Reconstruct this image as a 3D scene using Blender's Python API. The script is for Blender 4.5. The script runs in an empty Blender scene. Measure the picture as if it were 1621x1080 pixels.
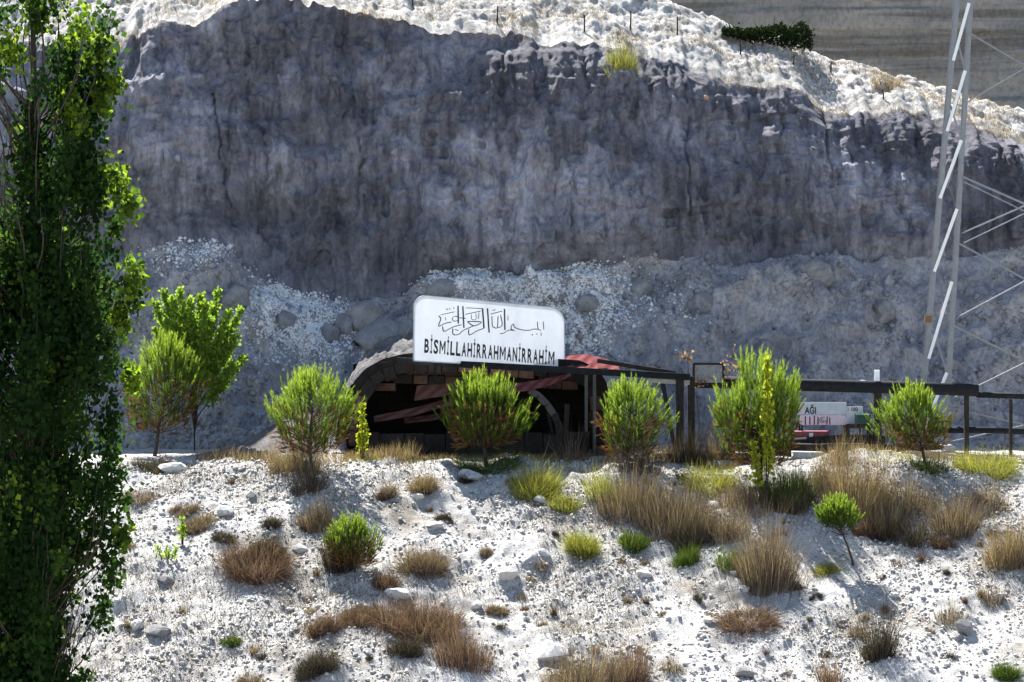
import bpy, math, random
import numpy as np
from mathutils import Vector
from mathutils.bvhtree import BVHTree

random.seed(7)
RNG = np.random.default_rng(7)
S = bpy.context.scene
COL = S.collection

# ------------------------------------------------------------------ camera
F, CX, HZ = 3850.0, 810.5, 515.0          # focal length in photo pixels, principal column, horizon row
CAM_Y, CAM_Z = -70.0, 4.0
cd = bpy.data.cameras.new('camera'); cam = bpy.data.objects.new('camera', cd); COL.objects.link(cam)
cam.location = (0, CAM_Y, CAM_Z); cam.rotation_euler = (math.radians(90), 0, 0)
cd.sensor_width = 36.0; cd.lens = 36.0 * F / 1621.0
cd.shift_y = -(540 - HZ) / 1621.0
cd.clip_start = 0.5; cd.clip_end = 3000
S.camera = cam
# ------------------------------------------------------------------ sky and sun
SUN_EL, SUN_AZ = math.radians(48), math.radians(-20)     # from behind the cliff, a little to the left
w = bpy.data.worlds.new('World'); S.world = w; w.use_nodes = True
nt = w.node_tree; bg = nt.nodes['Background']
sk = nt.nodes.new('ShaderNodeTexSky'); sk.sky_type = 'NISHITA'; sk.sun_disc = False
sk.sun_elevation = SUN_EL; sk.sun_rotation = SUN_AZ; sk.air_density = 1.0; sk.dust_density = 0.6
nt.links.new(sk.outputs[0], bg.inputs[0]); bg.inputs[1].default_value = 0.062
sd = bpy.data.lights.new('sun', 'SUN'); sd.energy = 5.0; sd.angle = math.radians(0.5); sd.color = (1.0, 0.96, 0.9)
sun = bpy.data.objects.new('sun', sd); COL.objects.link(sun)
sdir = Vector((math.sin(SUN_AZ) * math.cos(SUN_EL), math.cos(SUN_AZ) * math.cos(SUN_EL), math.sin(SUN_EL)))
sun.rotation_euler = sdir.to_track_quat('Z', 'Y').to_euler(); sun.location = sdir * 120
S.view_settings.view_transform = 'Standard'; S.view_settings.look = 'None'
S.view_settings.gamma = 1.0; S.view_settings.use_curve_mapping = False
S.view_settings.exposure = 1.88
S.render.engine = 'CYCLES'
S.cycles.max_bounces = 6; S.cycles.transmission_bounces = 4; S.cycles.diffuse_bounces = 3

# ------------------------------------------------------------------ numpy noise
def _h(ix, iy, iz):
    n = (ix * 374761393 + iy * 668265263 + iz * 1274126177).astype(np.int64) & 0x7fffffff
    n = ((n ^ (n >> 13)) * 1274126177) & 0x7fffffff
    n = ((n ^ (n >> 16)) * 668265263) & 0x7fffffff
    return ((n ^ (n >> 15)) & 0xffff) / 32767.5 - 1.0
def vnoise(x, y, z=0.0):
    x = np.asarray(x, float); y = np.asarray(y, float); z = np.zeros_like(x) + z
    ix = np.floor(x).astype(np.int64); iy = np.floor(y).astype(np.int64); iz = np.floor(z).astype(np.int64)
    fx, fy, fz = x - ix, y - iy, z - iz
    s = lambda t: t * t * t * (t * (t * 6 - 15) + 10)
    u, v, q = s(fx), s(fy), s(fz)
    r = 0
    for dz in (0, 1):
        a = _h(ix, iy, iz + dz) * (1 - u) + _h(ix + 1, iy, iz + dz) * u
        b = _h(ix, iy + 1, iz + dz) * (1 - u) + _h(ix + 1, iy + 1, iz + dz) * u
        r = r + (a * (1 - v) + b * v) * ((1 - q) if dz == 0 else q)
    return r
def fbm(x, y, z=0.0, o=4, g=0.5):
    r = 0; a = 1.0; f = 1.0
    for k in range(o):
        r = r + a * vnoise(x * f + 17.3 * k, y * f - 9.1 * k, z * f + 3.7 * k); a *= g; f *= 2.03
    return r
def ridged(x, y, z=0.0, o=4):
    r = 0; a = 1.0; f = 1.0
    for k in range(o):
        r = r + a * (1 - 2 * np.abs(vnoise(x * f + 31.7 * k, y * f + 5.3 * k, z * f))); a *= 0.5; f *= 2.1
    return r

# ------------------------------------------------------------------ mesh helpers
def mesh_np(name, V, Fc, attr=None, smooth=False, mats=(), mat_idx=None):
    V = np.asarray(V, np.float32); Fc = np.asarray(Fc, np.int32); k = Fc.shape[1]
    me = bpy.data.meshes.new(name)
    me.vertices.add(len(V)); me.vertices.foreach_set('co', V.ravel())
    me.loops.add(Fc.size); me.loops.foreach_set('vertex_index', Fc.ravel())
    me.polygons.add(len(Fc)); me.polygons.foreach_set('loop_start', np.arange(0, Fc.size, k, dtype=np.int32))
    if smooth: me.polygons.foreach_set('use_smooth', np.ones(len(Fc), bool))
    for m in mats: me.materials.append(m)
    if mat_idx is not None: me.polygons.foreach_set('material_index', np.asarray(mat_idx, np.int32))
    if attr is not None:
        a = me.attributes.new('rnd', 'FLOAT', 'POINT'); a.data.foreach_set('value', np.asarray(attr, np.float32))
    me.update(calc_edges=True); me.validate()
    return me
def link(name, me, parent=None, loc=(0, 0, 0)):
    o = bpy.data.objects.new(name, me); COL.objects.link(o); o.location = loc
    if parent: o.parent = parent
    return o
def tag(o, label=None, cat=None, group=None, kind=None):
    if label: o['label'] = label
    if cat: o['category'] = cat
    if group: o['group'] = group
    if kind: o['kind'] = kind
    return o
def thing(name, label, cat, loc=(0, 0, 0), group=None):
    o = bpy.data.objects.new(name, None); COL.objects.link(o); o.location = loc; o.empty_display_size = 0.2
    return tag(o, label, cat, group)
class MB:
    """collects boxes, tubes and prisms into one triangle/quad mesh, in coordinates relative to an origin"""
    def __init__(s, org=(0, 0, 0)): s.v = []; s.f = []; s.org = Vector(org)
    def add(s, V, Fc):
        b = len(s.v); s.v += [Vector(p) - s.org for p in V]; s.f += [tuple(i + b for i in f) for f in Fc]
    def box(s, lo, hi, jit=0.0):
        x0, y0, z0 = lo; x1, y1, z1 = hi
        P = [(x, y, z) for z in (z0, z1) for y in (y0, y1) for x in (x0, x1)]
        P = [tuple(c + random.uniform(-jit, jit) for c in p) for p in P]
        s.add(P, [(0, 2, 3, 1), (4, 5, 7, 6), (0, 1, 5, 4), (2, 6, 7, 3), (0, 4, 6, 2), (1, 3, 7, 5)])
    def bar(s, a, b, wx, wy=None, up=(0, 0, 1)):
        wy = wy or wx; a = Vector(a); b = Vector(b); d = (b - a).normalized()
        u = Vector(up)
        if abs(d.dot(u)) > 0.95: u = Vector((0, 1, 0))
        p = d.cross(u).normalized() * wx / 2; q = p.cross(d).normalized() * wy / 2
        P = [a - p - q, a + p - q, a + p + q, a - p + q, b - p - q, b + p - q, b + p + q, b - p + q]
        s.add(P, [(0, 3, 2, 1), (4, 5, 6, 7), (0, 1, 5, 4), (1, 2, 6, 5), (2, 3, 7, 6), (3, 0, 4, 7)])
    def tube(s, pts, rad, n=8, cap=True):
        pts = [Vector(p) for p in pts]; rad = rad if hasattr(rad, '__len__') else [rad] * len(pts)
        V = []; Fc = []
        for i, p in enumerate(pts):
            d = (pts[min(i + 1, len(pts) - 1)] - pts[max(i - 1, 0)]).normalized()
            u = Vector((0, 1, 0)) if abs(d.y) < 0.9 else Vector((1, 0, 0))
            a = d.cross(u).normalized(); b = a.cross(d).normalized()
            for k in range(n):
                t = 2 * math.pi * k / n; V.append(p + (a * math.cos(t) + b * math.sin(t)) * rad[i])
        for i in range(len(pts) - 1):
            for k in range(n):
                k2 = (k + 1) % n; Fc.append((i * n + k, i * n + k2, (i + 1) * n + k2, (i + 1) * n + k))
        if cap: Fc.append(tuple(range(n))); Fc.append(tuple(range((len(pts) - 1) * n, len(pts) * n))[::-1])
        s.add(V, Fc)
    def build(s, name, mat, parent=None, loc=(0, 0, 0), smooth=False, bevel=0):
        me = bpy.data.meshes.new(name); me.from_pydata([tuple(v) for v in s.v], [], s.f)
        import bmesh
        bm = bmesh.new(); bm.from_mesh(me); bmesh.ops.recalc_face_normals(bm, faces=bm.faces)
        if bevel: bmesh.ops.bevel(bm, geom=list(bm.edges), offset=bevel, segments=2, affect='EDGES', profile=0.6)
        bm.to_mesh(me); bm.free()
        if smooth: me.polygons.foreach_set('use_smooth', [True] * len(me.polygons))
        me.materials.append(mat); me.update()
        return link(name, me, parent, loc)

# ------------------------------------------------------------------ materials
def newmat(name):
    m = bpy.data.materials.new(name); m.use_nodes = True; n = m.node_tree
    for x in list(n.nodes): n.nodes.remove(x)
    o = n.nodes.new('ShaderNodeOutputMaterial'); return m, n, o
def ramp(n, stops):
    r = n.nodes.new('ShaderNodeValToRGB'); e = r.color_ramp.elements
    while len(e) < len(stops): e.new(0.5)
    for k, (p, c) in enumerate(stops): e[k].position = p; e[k].color = (*c, 1)
    return r
def tex(n, scale, detail=6, rough=0.6, mapping=None, co=None):
    t = n.nodes.new('ShaderNodeTexNoise'); t.inputs['Scale'].default_value = scale
    t.inputs['Detail'].default_value = detail; t.inputs['Roughness'].default_value = rough
    mp = n.nodes.new('ShaderNodeMapping'); mp.inputs['Scale'].default_value = mapping or (1, 1, 1)
    n.links.new(co, mp.inputs[0]); n.links.new(mp.outputs[0], t.inputs[0]); return t
def mixc(n, a, b, fac, mode='MULTIPLY'):
    m = n.nodes.new('ShaderNodeMix'); m.data_type = 'RGBA'; m.blend_type = mode
    if isinstance(fac, float): m.inputs[0].default_value = fac
    else: n.links.new(fac, m.inputs[0])
    n.links.new(a, m.inputs[6])
    if isinstance(b, tuple): m.inputs[7].default_value = (*b, 1)
    else: n.links.new(b, m.inputs[7])
    return m.outputs[2]
def rockmat(name, stops, scale=1.0, fine=14.0, streak=None, speck=None, bump=0.5, bdist=0.05, strata=None, rough=0.95, patch=None):
    m, n, o = newmat(name)
    p = n.nodes.new('ShaderNodeBsdfPrincipled'); p.inputs['Roughness'].default_value = rough
    p.inputs['Specular IOR Level'].default_value = 0.15
    co = n.nodes.new('ShaderNodeTexCoord').outputs['Object']
    a = tex(n, scale, 8, 0.65, None, co); r = ramp(n, stops); n.links.new(a.outputs[0], r.inputs[0]); c = r.outputs[0]
    f = tex(n, fine, 5, 0.7, (1, 1, 0.55), co)
    fr = ramp(n, [(0.3, (0.55, 0.55, 0.57)), (0.5, (1, 1, 1)), (0.72, (1.25, 1.25, 1.25))]); n.links.new(f.outputs[0], fr.inputs[0])
    c = mixc(n, c, fr.outputs[0], 0.75)
    if streak:
        s = tex(n, streak, 4, 0.6, (1, 1, 0.13), co)
        sr = ramp(n, [(0.36, (0.5, 0.5, 0.54)), (0.5, (1, 1, 1)), (0.66, (1.28, 1.28, 1.28))]); n.links.new(s.outputs[0], sr.inputs[0])
        c = mixc(n, c, sr.outputs[0], 0.8)
    if strata:
        s = tex(n, strata, 5, 0.6, (0.05, 0.05, 1.0), co)
        sr = ramp(n, [(0.4, (0.55, 0.53, 0.5)), (0.5, (1, 1, 1)), (0.6, (1.15, 1.1, 1.0))]); n.links.new(s.outputs[0], sr.inputs[0])
        c = mixc(n, c, sr.outputs[0], 0.9)
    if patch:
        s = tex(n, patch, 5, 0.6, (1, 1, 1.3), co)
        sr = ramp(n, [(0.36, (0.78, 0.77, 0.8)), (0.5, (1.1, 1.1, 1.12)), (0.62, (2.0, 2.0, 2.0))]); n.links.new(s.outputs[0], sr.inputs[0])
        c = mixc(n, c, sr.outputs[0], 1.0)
    if speck:
        v = n.nodes.new('ShaderNodeTexVoronoi'); v.inputs['Scale'].default_value = speck; n.links.new(co, v.inputs[0])
        vr = ramp(n, [(0.0, (0.6, 0.6, 0.62)), (0.5, (1.0, 1, 1)), (1.0, (1.2, 1.2, 1.2))]); n.links.new(v.outputs['Color'], vr.inputs[0])
        c = mixc(n, c, vr.outputs[0], 0.7)
    n.links.new(c, p.inputs['Base Color'])
    b = n.nodes.new('ShaderNodeBump'); b.inputs['Strength'].default_value = bump; b.inputs['Distance'].default_value = bdist
    n.links.new(f.outputs[0], b.inputs['Height']); n.links.new(b.outputs[0], p.inputs['Normal'])
    n.links.new(p.outputs[0], o.inputs[0]); return m
def leafmat(name, stops, trans=0.45, boost=1.4):
    m, n, o = newmat(name)
    at = n.nodes.new('ShaderNodeAttribute'); at.attribute_name = 'rnd'
    r = ramp(n, stops); n.links.new(at.outputs['Fac'], r.inputs[0])
    d = n.nodes.new('ShaderNodeBsdfDiffuse'); t = n.nodes.new('ShaderNodeBsdfTranslucent')
    n.links.new(r.outputs[0], d.inputs[0])
    tc = mixc(n, r.outputs[0], (boost, boost * 1.05, boost * 0.6), 1.0)
    n.links.new(tc, t.inputs[0])
    mx = n.nodes.new('ShaderNodeMixShader'); mx.inputs[0].default_value = trans
    n.links.new(d.outputs[0], mx.inputs[1]); n.links.new(t.outputs[0], mx.inputs[2]); n.links.new(mx.outputs[0], o.inputs[0])
    return m
def plain(name, c, rough=0.7, metal=0.0, var=0.25, scale=6.0, spec=0.4, bump=0.15):
    m, n, o = newmat(name)
    p = n.nodes.new('ShaderNodeBsdfPrincipled'); p.inputs['Roughness'].default_value = rough; p.inputs['Metallic'].default_value = metal
    p.inputs['Specular IOR Level'].default_value = spec
    co = n.nodes.new('ShaderNodeTexCoord').outputs['Object']
    t = tex(n, scale, 6, 0.65, None, co)
    r = ramp(n, [(0.3, tuple(x * (1 - var) for x in c)), (0.7, tuple(min(1, x * (1 + var)) for x in c))])
    n.links.new(t.outputs[0], r.inputs[0]); n.links.new(r.outputs[0], p.inputs['Base Color'])
    b = n.nodes.new('ShaderNodeBump'); b.inputs['Strength'].default_value = bump; b.inputs['Distance'].default_value = 0.02
    n.links.new(t.outputs[0], b.inputs['Height']); n.links.new(b.outputs[0], p.inputs['Normal'])
    n.links.new(p.outputs[0], o.inputs[0]); return m

M = {}
M['mound'] = rockmat('shade_toned_earth', [(0.3, (0.08, 0.076, 0.078)), (0.5, (0.13, 0.124, 0.125)), (0.7, (0.2, 0.193, 0.19))], 0.8, 16, speck=12, bump=0.9, bdist=0.06)  # earth darkened to put the cliff's shade into its colour
M['ground'] = rockmat('pale_gravel_soil', [(0.3, (0.22, 0.195, 0.16)), (0.42, (0.34, 0.325, 0.30)), (0.52, (0.45, 0.44, 0.42)), (0.7, (0.54, 0.53, 0.51))], 0.55, 22, speck=18, bump=0.9, bdist=0.06)
M['talus'] = rockmat('grey_scree', [(0.3, (0.22, 0.213, 0.222)), (0.5, (0.32, 0.312, 0.322)), (0.7, (0.46, 0.45, 0.455))], 0.7, 12, speck=9, bump=0.9, bdist=0.08)
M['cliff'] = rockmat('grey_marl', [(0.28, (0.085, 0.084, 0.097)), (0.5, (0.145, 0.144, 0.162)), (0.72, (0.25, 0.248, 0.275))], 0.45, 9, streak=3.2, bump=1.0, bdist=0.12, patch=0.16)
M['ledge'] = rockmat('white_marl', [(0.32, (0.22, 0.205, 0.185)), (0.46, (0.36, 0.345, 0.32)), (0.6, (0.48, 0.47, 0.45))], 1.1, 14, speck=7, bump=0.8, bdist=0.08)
M['strata'] = rockmat('layered_rock', [(0.3, (0.16, 0.155, 0.15)), (0.5, (0.22, 0.213, 0.205)), (0.7, (0.29, 0.265, 0.235))], 0.15, 5, strata=1.1, bump=0.8, bdist=0.15)
M['stone'] = rockmat('pale_stone', [(0.3, (0.40, 0.39, 0.37)), (0.7, (0.56, 0.55, 0.53))], 2.5, 16, bump=0.5, bdist=0.02)
M['sun_patch'] = rockmat('sun_patch_white', [(0.3, (0.62, 0.615, 0.61)), (0.7, (0.80, 0.795, 0.79))], 2.5, 16, bump=0.4, bdist=0.02)  # white tone that stands in for sun patches on the scree
M['boulder'] = rockmat('grey_boulder', [(0.3, (0.17, 0.168, 0.168)), (0.7, (0.30, 0.297, 0.297))], 1.5, 9, bump=0.8, bdist=0.05)
M['shade_plaster'] = plain('shade_dark_plaster', (0.016, 0.014, 0.013), 0.95, var=0.5, scale=3, spec=0.1)  # near-black tone puts the vault's inner shade into the colour
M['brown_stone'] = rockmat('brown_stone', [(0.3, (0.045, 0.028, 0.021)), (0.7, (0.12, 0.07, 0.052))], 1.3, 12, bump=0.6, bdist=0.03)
M['dark_stone'] = rockmat('near_black_stone', [(0.3, (0.013, 0.012, 0.011)), (0.7, (0.035, 0.029, 0.026))], 1.3, 12, bump=0.6, bdist=0.03)  # near-black stone; inside the vault its tone stands in for shade
M['steel_dark'] = plain('dark_painted_steel', (0.016, 0.017, 0.019), 0.85, var=0.4, spec=.12)
M['timber'] = plain('weathered_timber', (0.032, 0.027, 0.025), 0.95, var=0.5, scale=9, spec=.08)
M['galv'] = plain('galvanised_steel', (0.2, 0.21, 0.225), 0.6, 0.3, var=0.15, scale=4, bump=0.05)
M['rust'] = plain('rusty_fitting', (0.16, 0.08, 0.035), 0.9, var=0.4)
M['letters'] = plain('black_paint', (0.012, 0.012, 0.015), 0.6, var=0.3)
M['red_cloth'] = leafmat('red_tarpaulin', [(0.0, (0.12, 0.035, 0.038)), (1.0, (0.22, 0.085, 0.085))], 0.15, 1.0)
M['cover_earth'] = M['talus']
M['bark'] = plain('grey_bark', (0.045, 0.038, 0.03), 0.9, var=0.4, scale=12, spec=0.1)
M['bark_dark'] = plain('pine_bark', (0.055, 0.042, 0.035), 0.9, var=0.4, scale=12, spec=0.1)
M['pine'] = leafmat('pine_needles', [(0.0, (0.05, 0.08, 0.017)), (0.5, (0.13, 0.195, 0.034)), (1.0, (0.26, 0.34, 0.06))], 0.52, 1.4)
M['pine_dry'] = leafmat('dry_pine_needles', [(0.0, (0.09, 0.055, 0.028)), (1.0, (0.27, 0.145, 0.065))], 0.3, 1.1)
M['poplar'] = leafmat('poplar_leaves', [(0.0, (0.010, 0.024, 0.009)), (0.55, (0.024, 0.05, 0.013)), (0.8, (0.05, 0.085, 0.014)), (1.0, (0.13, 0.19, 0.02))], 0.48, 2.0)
M['fresh'] = leafmat('fresh_leaves', [(0.0, (0.08, 0.14, 0.025)), (1.0, (0.2, 0.28, 0.045))], 0.52, 1.8)
M['yellow_leaf'] = leafmat('yellow_green_leaves', [(0.0, (0.16, 0.2, 0.02)), (1.0, (0.33, 0.34, 0.04))], 0.5, 1.5)
M['straw'] = leafmat('straw', [(0.0, (0.09, 0.062, 0.045)), (0.5, (0.19, 0.137, 0.095)), (1.0, (0.35, 0.265, 0.185))], 0.35, 1.2)
M['brown_grass'] = leafmat('brown_grass', [(0.0, (0.05, 0.038, 0.033)), (0.5, (0.15, 0.11, 0.09)), (1.0, (0.34, 0.255, 0.19))], 0.3, 1.2)
M['red_grass'] = leafmat('reddish_dry_shrub', [(0.0, (0.05, 0.033, 0.03)), (0.5, (0.135, 0.085, 0.072)), (1.0, (0.29, 0.19, 0.15))], 0.3, 1.2)
M['dark_grass'] = leafmat('dark_twigs', [(0.0, (0.025, 0.022, 0.02)), (0.7, (0.075, 0.062, 0.052)), (1.0, (0.15, 0.125, 0.10))], 0.25, 1.1)
M['yel_grass'] = leafmat('yellow_green_grass', [(0.0, (0.09, 0.10, 0.025)), (0.6, (0.22, 0.22, 0.05)), (1.0, (0.36, 0.33, 0.10))], 0.42, 1.3)
M['green_grass'] = leafmat('green_shrub', [(0.0, (0.03, 0.05, 0.015)), (1.0, (0.10, 0.14, 0.03))], 0.4, 1.4)
M['litter'] = leafmat('dry_litter', [(0.0, (0.03, 0.024, 0.02)), (0.6, (0.10, 0.075, 0.05)), (1.0, (0.27, 0.20, 0.12))], 0.2, 1.1)
M['vine'] = leafmat('dried_vine_leaves', [(0.0, (0.16, 0.085, 0.045)), (1.0, (0.42, 0.27, 0.17))], 0.4, 1.2)

# ------------------------------------------------------------------ picture <-> place
def at(px, py, Y): d = Y - CAM_Y; return Vector(((px - CX) / F * d, Y, CAM_Z + (HZ - py) / F * d))
def sc(Y): return F / (Y - CAM_Y)        # photo pixels per metre at depth Y
def sp(t, k): return k * np.logaddexp(0, t / k)
def gz(x, y):
    x = np.asarray(x, float); y = np.asarray(y, float)
    e = 1.0 + 0.6 * vnoise(x * 0.16, x * 0 + 3.3)
    z = -0.385 * (sp(e - y, 0.7) - sp(-30 - y, 4.0))                     # slope to the stream bed
    z = z + 0.62 * sp(-48 - y, 3.0) * (y < 0)                            # the far bank, on which the camera stands
    z = np.where(y < -66, np.minimum(z, 2.2), z)
    am = np.where(y > 2.5, 0.3, 1.0)
    z = z + am * (0.16 * fbm(x * 0.28, y * 0.28, 1.0, 2) + 0.12 * fbm(x * 0.9, y * 0.9, 5.0, 3) + 0.06 * ridged(x * 0.9 + .5 * vnoise(y * .5, x * .3), y * 0.22, 15.0, 3) + 0.03 * fbm(x * 3.6, y * 3.6, 9.0, 3))
    # earth heaped up against the left flank of the vault
    mx = np.clip((x + 9.6) / 4.6, 0, 1); my = np.clip((y - 3.6) / 3.2, 0, 1)
    mnd = 1.95 * (mx * mx * (3 - 2 * mx)) * (my * my * (3 - 2 * my)) * np.where(x < -5.05, 1, 0)
    return z + mnd * (1 + 0.12 * fbm(x * 0.8, y * 0.8, 4.0, 3))
def g1(x, y): return float(gz(np.array([x]), np.array([y]))[0])
def ground_at(px, py):
    t = np.arange(45, 84, 0.02); x = (px - CX) / F * t; z = CAM_Z + (HZ - py) / F * t
    k = np.argmax(z < gz(x, t + CAM_Y)); t = t[k] if k else 71.0
    return Vector(((px - CX) / F * t, t + CAM_Y, g1((px - CX) / F * t, t + CAM_Y)))

# ------------------------------------------------------------------ ground
def axis(lo, a, b, hi, d, n):
    q = np.linspace(0, 1, n) ** 2.2
    return np.concatenate([a - (a - lo) * q[::-1][:-1], np.arange(a, b, d), b + (hi - b) * q])
def grid(xs, ys):
    X, Y = np.meshgrid(xs, ys); nx = len(xs); i = np.arange(len(ys) - 1)[:, None] * nx + np.arange(nx - 1)[None]
    return X, Y, np.stack([i, i + 1, i + nx + 1, i + nx], -1).reshape(-1, 4)
xs = axis(-320, -17.5, 17.5, 320, 0.065, 26); ys = np.concatenate([axis(-320, -14.5, 9.5, 60, 0.065, 26), np.linspace(70, 900, 12)])
X, Y, Q = grid(xs, ys)
Z = gz(X, Y)
fx, fy = X.reshape(-1)[Q].mean(1), Y.reshape(-1)[Q].mean(1)
mi = ((fx < -4.4) & (fx > -9.7 + 0.5 * vnoise(fy * 1.5, fx * 0)) & (fy > 3.9 + 0.5 * vnoise(fx * 1.3, fy * 0 + 2)) & (fy < 12)).astype(int)   # heaped earth beside the vault, coloured dark as if shaded
me = mesh_np('ground', np.stack([X, Y, Z], -1).reshape(-1, 3), Q, smooth=True, mats=[M['ground'], M['mound']], mat_idx=mi)
tag(link('ground', me), kind='structure')

# ------------------------------------------------------------------ cliff: scree, face, sunlit ledge
def contour(pts, Yd):
    px = np.array([p[0] for p in pts], float); py = np.array([p[1] for p in pts], float); d = Yd - CAM_Y
    return lambda x: np.interp(x, (px - CX) / F * d, CAM_Z + (HZ - py) / F * d)
c1 = contour([(-200, 420), (180, 410), (240, 385), (310, 378), (370, 395), (420, 440), (480, 485), (560, 478), (640, 470), (680, 432), (770, 428), (850, 440), (930, 420), (1000, 405), (1100, 408), (1200, 425), (1300, 408), (1400, 412), (1500, 405), (1621, 395), (1900, 395)], 15.0)
c2 = contour([(-300, 60), (120, 70), (190, 62), (250, 44), (310, 40), (345, 14), (420, -4), (520, 8), (600, 26), (640, 34), (700, 52), (760, 56), (850, 60), (930, 74), (1000, 92), (1060, 100), (1120, 124), (1200, 138), (1270, 146), (1310, 172), (1400, 178), (1480, 186), (1560, 200), (1621, 230), (1900, 300)], 18.0)
c3 = contour([(-300, -80), (100, -40), (700, -50), (880, -30), (1000, -6), (1100, 16), (1180, 44), (1280, 76), (1380, 102), (1500, 136), (1621, 172), (1900, 240)], 23.5)
xs = axis(-200, -19.5, 19.5, 200, 0.066, 22)
nT, nF, nL, nB = 95, 190, 60, 10
ss = np.concatenate([np.linspace(0, 1, nT, endpoint=False), 1 + np.linspace(0, 1, nF, endpoint=False), 2 + np.linspace(0, 1, nL, endpoint=False), 3 + np.linspace(0, 1, nB)])
X, SS, Q = grid(xs, ss)
wob = 0.5 * fbm(X * 0.35, X * 0 + 2.2, 0, 3)
z1 = c1(X) + 0.25 * fbm(X * 0.9, X * 0 + 7.7, 0, 3); z2 = c2(X) + 0.22 * fbm(X * 0.7, X * 0 + 1.7, 0, 4) + 0.16 * fbm(X * 3.1, X * 0 + 8.7, 0, 3); z3 = c3(X) + 0.12 * fbm(X * 0.6, X * 0 + 4.7, 0, 3)
y1 = 14.6 + wob; y2 = 18 + 0.6 * wob; y3 = 23.5 + 0 * X
t = SS - np.floor(np.minimum(SS, 3)); t = np.where(SS >= 3, SS - 3, t)
sT, sF, sL, sB = SS < 1, (SS >= 1) & (SS < 2), (SS >= 2) & (SS < 3), SS >= 3
tt = t ** 1.12
Yc = np.select([sT, sF, sL, sB], [8.6 + (y1 - 8.6) * t, y1 + (y2 - y1) * (0.35 * t + 0.65 * t ** 2.2), y2 + (y3 - y2) * t, y3 + 14 * t])
Zc = np.select([sT, sF, sL, sB], [-0.4 + (z1 + 0.4) * tt, z1 + (z2 - z1) * t, z2 + (z3 - z2) * (1.12 * t - 0.12 * t * t), z3 - (z3 + 2) * t])
# scree lumps
ft = np.where(sT, np.minimum(1, t * 6) * np.minimum(1, (1 - t) * 8 + 0.25), 0)
lump = 0.5 * fbm(X * 0.42, SS * 3.2, 3.0, 3) + 0.30 * np.maximum(0, ridged(X * 0.8, SS * 5.5, 8.0, 3)) + 0.13 * fbm(X * 2.4, SS * 17, 2.0, 3) + 0.06 * fbm(X * 6.5, SS * 45, 2.0, 2)
for (px, py, r, h) in [(300, 420, 1.5, .7), (470, 520, 1.3, 0.9), (860, 470, 1.5, 0.95), (730, 455, 1.0, .6), (1250, 500, 2.2, .4)]:
    p = at(px, py, 12.3); lump = lump + h * np.exp(-(((X - p.x) / r) ** 2 + ((Zc - p.z) / (r * .8)) ** 2))
Yc = Yc - ft * lump * 0.62; Zc = Zc + ft * lump * 0.6
# face: buttresses, gullies, ledges, cracks
fe = np.where(sF, np.minimum(1, t * 7), 0) * np.where(sF, np.minimum(1, 0.35 + (1 - t) * 5), 1)
but = 1.0 * fbm(X * 0.22, Zc * 0.10, 6.0, 2) + 0.5 * fbm(X * 0.7, Zc * 0.3, 11.0, 3) + 0.28 * ridged(X * 0.9 + 0.3 * fbm(X, Zc), Zc * 0.35, 2.0, 3) + 0.19 * fbm(X * 2.9, Zc * 1.3, 1.0, 3) + 0.085 * fbm(X * 8, Zc * 4, 4.0, 2)
but = but + 0.16 * ridged(X * 2.2 + 0.4 * fbm(X * .6, Zc * .6, 2.0, 2), Zc * 0.28, 9.0, 4) + 0.10 * ridged(X * 0.8, Zc * 3.0 + 0.6 * fbm(X * .5, Zc * .5, 1.0, 2), 4.0, 3)
vc = np.floor(X * 1.1 + .8 * vnoise(X * .4, Zc * .5, 6.0)) ; vr = np.floor(Zc * .75 + .9 * vnoise(X * .5, Zc * .2, 16.0)); but = but + 0.16 * _h(vc.astype(np.int64), vr.astype(np.int64), np.int64(5)) * (fbm(X * .3, Zc * .3, 40.0, 2) > -.1)
stp = 0.22 * np.tanh(5 * vnoise(Zc * 0.9 + 0.5 * fbm(X * 0.3, Zc * 0.3, 0, 2), X * 0.12, 5.0))
crk = np.zeros_like(X)
for (pa, pb, dep) in [((338, 150), (368, 330), .5), ((422, 205), (426, 285), .35), ((560, 130), (575, 280), .4), ((925, 60), (930, 150), .45), ((1085, 110), (1086, 380), .45), ((1305, 160), (1312, 300), .5), ((1452, 180), (1453, 235), .4), ((496, 215), (500, 270), .25), ((1240, 120), (1232, 240), .3), ((730, 290), (745, 335), .25)]:
    a = at(*pa, 17); b = at(*pb, 16.4); u = (Zc - a.z) / (b.z - a.z); xc = a.x + (b.x - a.x) * u + 0.05 * vnoise(Zc * 0.8, Zc * 0 + pa[0]) + 0.03 * vnoise(Zc * 4, Zc * 0 + pa[0])
    crk = crk + .6 * dep * np.exp(-((X - xc) / 0.04) ** 2) * ((u > 0) & (u < 1))
Yc = Yc - fe * (0.72 * (but + stp) - crk)
fl = np.where(sL | sB, 1, 0) * np.minimum(1, np.where(sL, 0.15 + t * 4, 1))
Zc = Zc + fl * (0.2 * fbm(X * 0.6, Yc * 0.6, 2.0, 3) + 0.05 * ridged(X * 1.6, Yc * 1.1, 2.0, 3) + 0.05 * fbm(X * 4.5, Yc * 4.5, 2.0, 3) + 0.05 * fbm(X * 9, Yc * 9, 2.0, 2))
Xc = X + np.where(sF | sT, 0.10 * fbm(X * 1.7, Zc * 1.7, 21.0, 3), 0)
V = np.stack([Xc, Yc, Zc], -1).reshape(-1, 3); nx = len(xs)
row = Q[:, 0] // nx
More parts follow.
